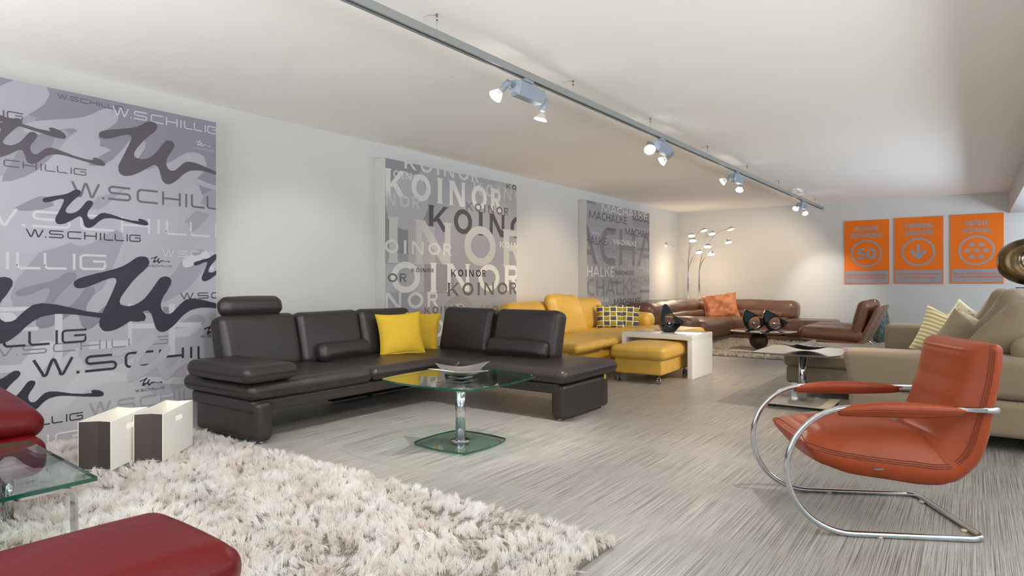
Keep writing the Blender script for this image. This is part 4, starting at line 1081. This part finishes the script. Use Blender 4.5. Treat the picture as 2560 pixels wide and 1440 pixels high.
def g_serif(A, ch, x, z, w, h, c):
    s = .25 * h; e = .05 * h; b_ = .035 * h
    def stem(x0): 
        A.poly([(x0, z), (x0 + s, z), (x0 + s, z + h), (x0, z + h)], c)
        for zz, sg in ((z, 1), (z + h, -1)): A.poly([(x0 - e, zz), (x0 + s + e, zz), (x0 + s + e, zz + sg * b_ * .5), (x0 + s, zz + sg * b_ * 2), (x0, zz + sg * b_ * 2), (x0 - e, zz + sg * b_ * .5)], c)
    if ch == 'I': stem(x + w / 2 - s / 2)
    elif ch == 'O': ring(A, x, z - .01 * h, w, h * 1.02, s, c, s * .8)
    elif ch == 'K':
        stem(x + e); para(A, x + s + e, z + .36 * h, x + w - s * .6, z + h, s * .95, c); para(A, x + w * .45, z + .52 * h, x + w - s * .6, z, s * 1.15, c)
        A.poly([(x + w - s * 1.3, z + h - b_), (x + w + e * .6, z + h - b_), (x + w + e * .6, z + h), (x + w - s * 1.3, z + h)], c); A.poly([(x + w - s * 1.3, z + b_), (x + w + e * .6, z + b_), (x + w + e * .6, z), (x + w - s * 1.3, z)], c)
    elif ch == 'N':
        A.poly([(x + e, z), (x + e + s * .8, z), (x + e + s * .8, z + h), (x + e, z + h)], c); A.poly([(x + w - s * .8 - e, z), (x + w - e, z), (x + w - e, z + h), (x + w - s * .8 - e, z + h)], c)
        para(A, x + s * .75, z + h, x + w - s * .75, z, s * 1.2, c)
        for a, zz in ((x, z), (x, z + h - b_), (x + w - s - e, z + h - b_)): A.poly([(a, zz), (a + s + e, zz), (a + s + e, zz + b_), (a, zz + b_)], c)
    elif ch == 'R':
        stem(x + e); t = .17 * h; H1, H0 = z + h, z + .42 * h; r = (H1 - H0) / 2
        stroke(A, [(x + s, H1 - t / 2), (x + w - r - s * .1, H1 - t / 2)] + arc(x + w - r - s * .2, (H1 + H0) / 2, r - t / 2, r - t / 2, 85, -85, 12) + [(x + s, H0 + t / 2)], t, c)
        para(A, x + w * .55, z + .5 * h, x + w - s * .45, z, s * 1.05, c)
SER = [('K', 0, .15), ('O', .195, .345), ('I', .385, .455), ('N', .495, .645), ('O', .70, .85), ('R', .885, 1)]
def g_sans(A, ch, x, z, w, h, c):
    s = .195 * h; bar = lambda x0, z0, x1, z1: A.poly([(x + x0, z + z0), (x + x1, z + z0), (x + x1, z + z1), (x + x0, z + z1)], c)
    if ch == 'M': bar(0, 0, s * .9, h); bar(w - s * .9, 0, w, h); para(A, x + s * .5, z + h, x + w / 2, z + .12 * h, s, c); para(A, x + w - s * .5, z + h, x + w / 2, z + .12 * h, s, c)
    elif ch == 'A': para(A, x + s * .5, z, x + w / 2 - s * .08, z + h, s, c); para(A, x + w - s * .5, z, x + w / 2 + s * .08, z + h, s, c); bar(w * .25, .23 * h, w * .75, .37 * h)
    elif ch == 'C': stroke(A, [(x + w, z + h - s * .45)] + [(x + a, z + b_) for a, b_ in arc(w * .62, h / 2, w * .62 - s / 2, h / 2 - s * .45, 75, 285, 16)] + [(x + w, z + s * .45)], s * .95, c)
    elif ch == 'H': bar(0, 0, s, h); bar(w - s, 0, w, h); bar(s, .43 * h, w - s, .57 * h)
    elif ch == 'L': bar(0, 0, s, h); bar(s, 0, w, .14 * h)
    elif ch == 'E': bar(0, 0, s, h); bar(s, 0, w, .14 * h); bar(s, .86 * h, w, h); bar(s, .44 * h, w * .92, .57 * h)
    elif ch == 'K': bar(0, 0, s, h); para(A, x + s, z + .42 * h, x + w - s * .6, z + h, s * 1.1, c); para(A, x + w * .42, z + .58 * h, x + w - s * .5, z, s * 1.15, c)
SAN = [('M', 0, .155), ('A', .17, .30), ('C', .315, .405), ('H', .43, .535), ('A', .55, .68), ('L', .70, .775), ('K', .795, .905), ('E', .92, 1)]

def put(A, table, gfn, PX, crop, a0, u0, a1, u1, bu, bv, hp, c):
    """lay a word on the wall plane: letter fractions a0/a1 stand at u0/u1, baseline through (bu, bv), cap height hp"""
    ox, oy, k = crop; U = lambda q: ox + q / k; V = lambda q: oy + q / k
    Ya, Yb = on_x(U(u0), 700, PX)[0], on_x(U(u1), 700, PX)[0]
    T_ = (Yb - Ya) / (a1 - a0); Y00 = Ya - a0 * T_; zb = on_x(U(bu), V(bv), PX)[1]; h = abs(hp / k * PX / ray(U(bu), 700).x)
    A.next()
    for ch, f0, f1 in table: gfn(A, ch, Y00 + f0 * T_, zb, (f1 - f0) * T_, h, c)

PF = -4.99
def panel(label, y0, y1, art_fn, base, name='printed_wall_panel', group='printed wall panels'):
    e = thing(name, label, 'wall panel', (-5.065, (y0 + y1) / 2, 0), 0)
    yc = (y0 + y1) / 2
    box(MB(), (-.074, y0 - yc, 0), (.0745, y1 - yc, 2.39), 0, 0).build('panel_body', M_wall, e)
    A = Art((y0 + .004, y1 - .004, .002, 2.388)); A.poly([(y0, 0), (y1, 0), (y1, 2.39), (y0, 2.39)], base); A.next(); art_fn(A)
    A.build(lambda p, q, l: Vector((.0750 + l, p - yc, q)), 'printed_artwork', e)
    return e

# the script emblem, traced once and reused at several sizes
LOGO = [(528, 318), (534, 298), (560, 280), (600, 265), (680, 244), (760, 225), (830, 207), (880, 190), (925, 165), (960, 140), (985, 125), (1010, 118), (1040, 119), (1062, 128), (1075, 160), (1060, 195), (1030, 224), (1000, 250), (960, 290), (920, 340), (890, 380), (870, 410), (860, 440), (865, 462), (890, 475), (925, 477), (960, 470), (1000, 450), (1040, 420), (1080, 372), (1110, 330), (1130, 300), (1150, 275), (1172, 264), (1195, 262), (1220, 270), (1232, 288), (1230, 315), (1200, 370), (1178, 400), (1160, 440), (1156, 468), (1160, 495), (1175, 520), (1195, 532), (1225, 530), (1245, 518), (1270, 490), (1300, 458), (1335, 430), (1380, 420), (1450, 428), (1540, 452), (1600, 470), (1720, 488), (1806, 488), (1796, 470), (1800, 456), (1825, 452), (1870, 463), (1905, 485), (1917, 510), (1908, 532), (1870, 538), (1800, 530), (1720, 518), (1640, 505), (1560, 492), (1500, 486), (1450, 486), (1400, 496), (1370, 505), (1330, 532), (1300, 560), (1265, 600), (1235, 628), (1205, 650), (1175, 662), (1145, 658), (1125, 640), (1115, 620), (1105, 585), (1095, 550), (1085, 525), (1070, 510), (1055, 506), (1035, 512), (980, 550), (930, 588), (880, 620), (835, 643), (790, 655), (760, 657), (735, 648), (715, 620), (713, 592), (720, 560), (738, 520), (760, 478), (785, 425), (810, 370), (830, 320), (838, 298), (833, 278), (818, 272), (790, 275), (745, 290), (700, 310), (660, 326), (620, 340), (590, 346), (560, 347), (538, 338)]
C1, C2, C3, C4 = (0, 160, 2.88), (0, 600, 2.88), (900, 370, 3.0), (1430, 480, 4.237)
LG = [on_x(C2[0] + x / 2.88, C2[1] + y / 2.88, PF) for x, y in LOGO]
LG = [(p[0] - LG[0][0], p[1] - LG[0][1]) for p in LG]
def logo(A, crop, u, v, s, c):
    ox, oy, k = crop; p0 = on_x(ox + u / k, oy + v / k, PF); A.next()
    A.poly([(p0[0] + a * s, p0[1] + b_ * s) for a, b_ in LG], c)
SB, SLt, SLt2, SDk, SInk, SInk2, SMid = (148, 145, 155), (164, 161, 170), (188, 186, 192), (132, 129, 140), (52, 52, 64), (88, 82, 88), (128, 125, 136)
def art_schillig(A):
    def w(*a): put(A, WIDE, g_wide, PF, *a)
    # broad tonal fields
    A.poly([(.2, 2.39), (2.83, 2.39), (2.83, 2.02), (2.5, 1.99), (2.2, 2.05), (1.95, 2.0), (1.7, 2.15), (1.45, 2.2), (.2, 2.2)], SDk)
    A.next(); A.poly([(.2, .0), (2.83, .0), (2.83, .75), (2.3, .72), (1.8, .9), (1.5, .62), (.2, .55)], (180, 179, 183))
    logo(A, C1, -1500, 1150, 3.2, SLt); logo(A, C1, -500, 150, 2.1, SDk); logo(A, C1, 165, 460, 1.15, SLt)
    logo(A, C1, 30, 1280, 2.6, (166, 163, 172)); logo(A, C1, -1100, 330, 1.9, SLt)
    logo(A, C1, 1230, 1290, .55, SLt2); logo(A, C1, 520, 900, 1.9, SLt)
    w(C1, .475, 870, .613, 1130, 1065, 1222, 108, SLt2)
    w(C2, .649, 115, 1, 765, 765, 218, 112, SLt2)
    logo(A, C2, 110, 385, .70, SMid); logo(A, C2, -900, 900, 1.33, SLt2)
    A.next(); [A.poly(q, SLt2) for q in ([on_x(a / 2.88, 600 + b_ / 2.88, PF) for a, b_ in p] for p in ([(0, 905), (230, 890), (230, 940), (0, 960)], [(395, 475), (450, 475), (450, 925), (390, 925)], [(0, 635), (275, 625), (275, 650), (0, 660)], [(920, 460), (950, 460), (950, 830), (920, 830)], [(1215, 460), (1260, 460), (1260, 830), (1215, 830)], [(920, 605), (1450, 590), (1450, 625), (920, 640)], [(0, 485), (235, 480), (235, 510), (0, 515)], [(640, 735), (920, 720), (920, 770), (640, 790)]))]
    w(C2, .181, 160, 1, 1210, 160, 828, 68, SMid)
    w(C1, 0, 412, 1, 890, 890, 340, 31, SInk2); w(C1, 0, 810, .749, 1395, 1395, 478, 56, SLt2)
    w(C1, .332, -600, 1, 165, 165, 412, 56, SInk2); w(C1, .332, 25, 1, 622, 620, 806, 47, SInk2)
    w(C1, 0, 512, .749, 1487, 1500, 1045, 92, (104, 98, 104)); w(C1, 0, 185, 1, 1013, 1013, 1282, 50, SInk)
    logo(A, C1, 710, 508, .80, SInk2); logo(A, C1, 305, 980, .455, SInk); logo(A, C1, -190, 455, .50, SInk2); logo(A, C1, -870, 120, .62, SInk2)
    logo(A, C1, 1408, 560, .082, SLt2); w(C1, 0, 1387, 1, 1540, 1540, 634, 11, SLt2)
    w(C2, 0, 1168, .332, 1368, 1170, 118, 46, SLt2)
    logo(A, C2, 1085, 133, .096, SInk); w(C2, 0, 1058, 1, 1237, 1237, 195, 13, SInk)
    w(C2, 0, 1297, .332, 1520, 1300, 425, 44, SInk)
    logo(A, C2, 1393, 172, .41, SInk); logo(A, C2, -945, 335, 1.0, SInk); logo(A, C2, 528, 318, 1.0, SInk)
    w(C2, .649, 20, 1, 622, 620, 735, 98, SInk); w(C2, 0, 232, .613, 1365, 1090, 905, 112, SInk)
    logo(A, C2, 805, 825, .63, (170, 169, 175)); logo(A, C2, 1467, 640, .14, SInk); w(C2, 0, 1440, 1, 1700, 1440, 705, 18, SInk)
    logo(A, C2, 1003, 1018, .112, SInk); w(C2, 0, 972, 1, 1182, 1182, 1068, 17, SInk)
    w(C2, 0, 640, .332, 1005, 1120, 1190, 82, (156, 155, 160)); w(C2, .649, 275, 1, 597, 597, 1288, 52, SInk)
    logo(A, C2, -205, 1090, .50, SInk); w(C2, .861, 330, 1, 640, 640, 1440, 90, (214, 212, 208))
panel('lavender grey printed wall panel with big dark script emblems, nearest on the left wall', .2, 2.825, art_schillig, SB)
KB, KD, KL = (158, 157, 163), (138, 137, 143), (200, 198, 197)
def art_koinor(A):
    def w(*a): put(A, SER, g_serif, PF, C3, *a)
    def pt(a, b_): return on_x(900 + a / 3, 370 + b_ / 3, PF)
    def disc(cx, cy, rx, ry, c): A.next(); A.poly([pt(cx + rx * math.cos(q), cy + ry * math.sin(q)) for q in [2 * math.pi * i / 40 for i in range(40)]], c)
    A.poly([pt(190, 60), pt(620, 140), pt(650, 480), pt(190, 620)], KD)
    disc(640, 360, 240, 300, KB); disc(330, 560, 200, 235, KD); disc(350, 400, 160, 215, (172, 168, 170)); 
    A.next(); A.poly([pt(190, 870), pt(560, 870), pt(560, 1080), pt(190, 1080)], (176, 173, 175)); A.poly([pt(1010, 230), pt(1190, 260), pt(1190, 620), pt(1010, 610)], (168, 164, 166))
    A.next(); A.poly([pt(480, 870), pt(700, 870), pt(700, 1090), pt(480, 1090)], (150, 146, 148)); disc(745, 1250, 115, 145, (150, 147, 147)); disc(745, 1250, 60, 85, (178, 175, 174))
    w(.0, 330, 1, 890, 600, 205, 96, KL); w(0, 185, 1, 492, 490, 262, 52, KL)
    w(0, 848, .495, 1075, 850, 345, 96, (186, 183, 182)); w(0, 182, 1, 1060, 1050, 482, 168, (208, 205, 202))
    w(.495, 190, 1, 445, 200, 425, 90, (190, 187, 187)); w(0, 1098, .195, 1140, 1100, 302, 36, (68, 64, 66))
    w(0, 510, .495, 968, 1000, 665, 172, (84, 80, 82)); w(0, 795, 1, 1112, 800, 465, 62, (110, 106, 106))
    A.next(); A.poly([pt(360, 570), pt(560, 590), pt(560, 870), pt(360, 870)], (176, 172, 172))
    w(.395, 195, .885, 1068, 250, 862, 345, (194, 190, 187)); w(.195, 186, 1, 684, 250, 788, 100, (212, 210, 206))
    w(0, 1048, .495, 1152, 1050, 745, 44, (218, 216, 212)); w(.195, 232, .885, 1080, 300, 1085, 232, (220, 217, 213))
    w(0, 385, 1, 552, 385, 931, 30, (72, 68, 68)); w(.70, 208, 1, 347, 300, 1005, 64, (112, 108, 108))
    w(0, 680, 1, 943, 680, 964, 54, (72, 68, 68)); w(.495, 185, 1, 585, 240, 1212, 128, (206, 204, 201))
    w(0, 655, 1, 1172, 660, 1110, 100, (106, 101, 96)); w(0, 482, 1, 772, 482, 1246, 54, (116, 110, 104)); w(0, 903, .395, 1060, 903, 1275, 90, (140, 134, 126))
    w(.70, 520, .85, 630, 575, 1418, 130, (222, 220, 216)); w(.195, 430, .5, 640, 575, 1600, 110, (128, 124, 124))
panel('grey printed wall panel covered in overlapping serif words, behind the yellow cushions', 4.663, 7.05, art_koinor, KB)
MBs = (157, 155, 161)
def art_machalke(A):
    def w(*a): put(A, SAN, g_sans, PF, C4, *a)
    def pt(a, b_): return on_x(1430 + a / 4.237, 480 + b_ / 4.237, PF)
    A.poly([pt(640, 180), pt(830, 220), pt(830, 385), pt(650, 370)], (146, 142, 145)); A.poly([pt(153, 1000), pt(500, 1000), pt(500, 1400), pt(153, 1400)], (166, 163, 166)); A.poly([pt(740, 1000), pt(830, 1000), pt(830, 1300), pt(740, 1300)], (176, 173, 175))
    w(0, 270, 1, 705, 600, 655, 110, (142, 138, 140)); w(.315, 160, .795, 300, 160, 432, 75, (168, 165, 167))
    w(.43, 600, .795, 850, 660, 845, 150, (172, 168, 170)); w(.315, 298, .55, 690, 400, 772, 395, (130, 126, 129))
    w(0, 142, 1, 247, 247, 132, 26, (82, 79, 82)); w(0, 315, 1, 795, 320, 208, 84, (212, 208, 204))
    w(0, 180, 1, 580, 180, 280, 88, (92, 88, 90)); w(0, 642, .70, 797, 642, 300, 54, (66, 63, 66)); w(0, 563, .70, 778, 565, 460, 84, (100, 96, 98))
    w(0, 368, 1, 475, 368, 404, 28, (78, 75, 78)); w(0, 210, 1, 290, 210, 440, 18, (214, 210, 206)); w(.43, 140, 1, 365, 160, 548, 86, (96, 92, 95))
    w(0, 442, 1, 682, 442, 553, 58, (222, 218, 214)); w(0, 698, 1, 832, 698, 620, 36, (104, 100, 103)); w(.43, 160, 1, 445, 160, 896, 112, (216, 212, 208))
    w(0, 462, 1, 656, 462, 878, 50, (82, 78, 80)); w(0, 612, .55, 792, 612, 977, 84, (140, 133, 132)); w(.315, 160, 1, 678, 300, 1100, 182, (138, 134, 136))
    w(0, 415, 1, 525, 415, 971, 28, (84, 80, 83)); w(0, 725, .795, 828, 725, 1068, 34, (98, 94, 96)); w(0, 210, 1, 384, 383, 1160, 40, (226, 224, 220))
    w(.795, 365, 1, 460, 365, 1262, 70, (104, 100, 102)); w(0, 445, 1, 720, 445, 1203, 68, (74, 71, 74)); w(.315, 720, .55, 832, 720, 1312, 78, (226, 224, 220))
panel('smallest grey printed wall panel with narrow capital words, beside the arc lamps', 8.98, 11.43, art_machalke, MBs)

# ---------------------------------------------------------------- three orange signs on the back wall
M_font_cache = {}
def text_polys(A, s, cx, zb, height, width, c, bold=.018):
    cu = bpy.data.curves.new('t', 'FONT'); cu.body = s; cu.offset = bold; cu.resolution_u = 3
    o = bpy.data.objects.new('t', cu); me = bpy.data.meshes.new_from_object(o); bpy.data.objects.remove(o)
    xs = [v.co.x for v in me.vertices]; x0, x1 = min(xs), max(xs)
    H_ = .70; kx, kz = width / (x1 - x0), height / H_
    A.next()
    for p in me.polygons: A.poly([(cx - width / 2 + (me.vertices[i].co.x - x0) * kx, zb + me.vertices[i].co.y * kz) for i in p.vertices], c)
    bpy.data.meshes.remove(me)
OR, GS = (232, 112, 14), (150, 148, 156)
def sign(label, ul, ur, ut, ub, lines, icon, foot):
    x0, x1 = on_y(ul, 700, 13.28)[0], on_y(ur, 700, 13.28)[0]; z1 = on_y((ul + ur) / 2, ut, 13.28)[1]; z0 = on_y((ul + ur) / 2, ub, 13.28)[1]
    w, h = x1 - x0, z1 - z0; xc = (x0 + x1) / 2
    e = thing('orange_sign', label, 'sign', (xc, 13.288, z0), 0)
    box(MB(), (-w / 2, -.008, 0), (w / 2, .010, h), 0, 0).build('sign_board', gray(OR), e)
    A = Art((-w / 2, w / 2, 0, h)); b_ = .018
    A.poly([(-w / 2 + b_, b_), (w / 2 - b_, b_), (w / 2 - b_, .205 * h), (-w / 2 + b_, .205 * h)], GS)
    for i, (s, ww) in enumerate(lines): text_polys(A, s, 0, h * (.835 - .105 * i), .072 * h, ww * w, GS, .03)
    A.next(); rr = .345 * w; zc = .475 * h
    ring(A, -rr, zc - rr, 2 * rr, 2 * rr, .045 * w, GS, .045 * w, 48)
    if icon == '50': text_polys(A, '50', 0, zc - .08 * h, .16 * h, .44 * w, GS, .025)
    elif icon == 'arrow':
        A.poly([(-.032 * w, zc - .02), (.032 * w, zc - .02), (.032 * w, zc + .115 * h), (-.032 * w, zc + .115 * h)], GS)
        A.poly([(0, zc - .12 * h), (.175 * w, zc + .005 * h), (.125 * w, zc + .04 * h), (0, zc - .052 * h), (-.125 * w, zc + .04 * h), (-.175 * w, zc + .005 * h)], GS)
        A.poly([(-.032 * w, zc - .07 * h), (.032 * w, zc - .07 * h), (.032 * w, zc), (-.032 * w, zc)], GS)
    else:
        A.next()
        for r_, n_ in ((1, 2), (0, 3), (-1, 2)):
            for i in range(n_):
                cx = (i - (n_ - 1) / 2) * .172 * w; cz = zc + r_ * .085 * h; sw, sh = .068 * w, .026 * h
                A.poly([(cx - sw * .72, cz), (cx - sw * .62, cz + sh), (cx + sw * .62, cz + sh), (cx + sw * .72, cz)], GS)
                A.poly([(cx - sw, cz + sh * .1), (cx - sw * .75, cz - sh * .15), (cx + sw * .75, cz - sh * .15), (cx + sw, cz + sh * .1), (cx + sw * .8, cz - sh), (cx - sw * .8, cz - sh)], GS)
    for i, (s, ww) in enumerate(foot): text_polys(A, s, 0, h * (.130 - .048 * i), .028 * h, ww * w, OR, .02)
    A.build(lambda p, q, l: Vector((p, -.0085 - l, q)), 'lettering', e, .0004)
sign('orange sign with a grey number in a circle, leftmost of three on the back wall', 2110.5, 2223, 550.5, 709.5, [('50 JAHRE', .52), ('ERFAHRUNG', .68)], '50', [('Fischer ist ein Familienbetrieb mit', .86), ('über 100.000 zufriedenen Kunden', .86)])
sign('orange sign with a grey down arrow in a circle, middle of three', 2235.5, 2358.3, 542.8, 708.8, [('TIEFPREIS-', .60), ('GARANTIE', .57)], 'arrow', [('Differenz + 10% Vertrauensrabatt', .86), ('bei vergleichbarer Leistung', .70)])
sign('orange sign with small grey sofa icons in a circle, rightmost of three', 2375.5, 2509.3, 535, 708, [('GRÖßTE', .44), ('AUSWAHL', .56)], 'sofas', [('Mit mehr als 550 Polstergarnituren', .88), ('die größte Auswahl Niederbayerns', .88)])
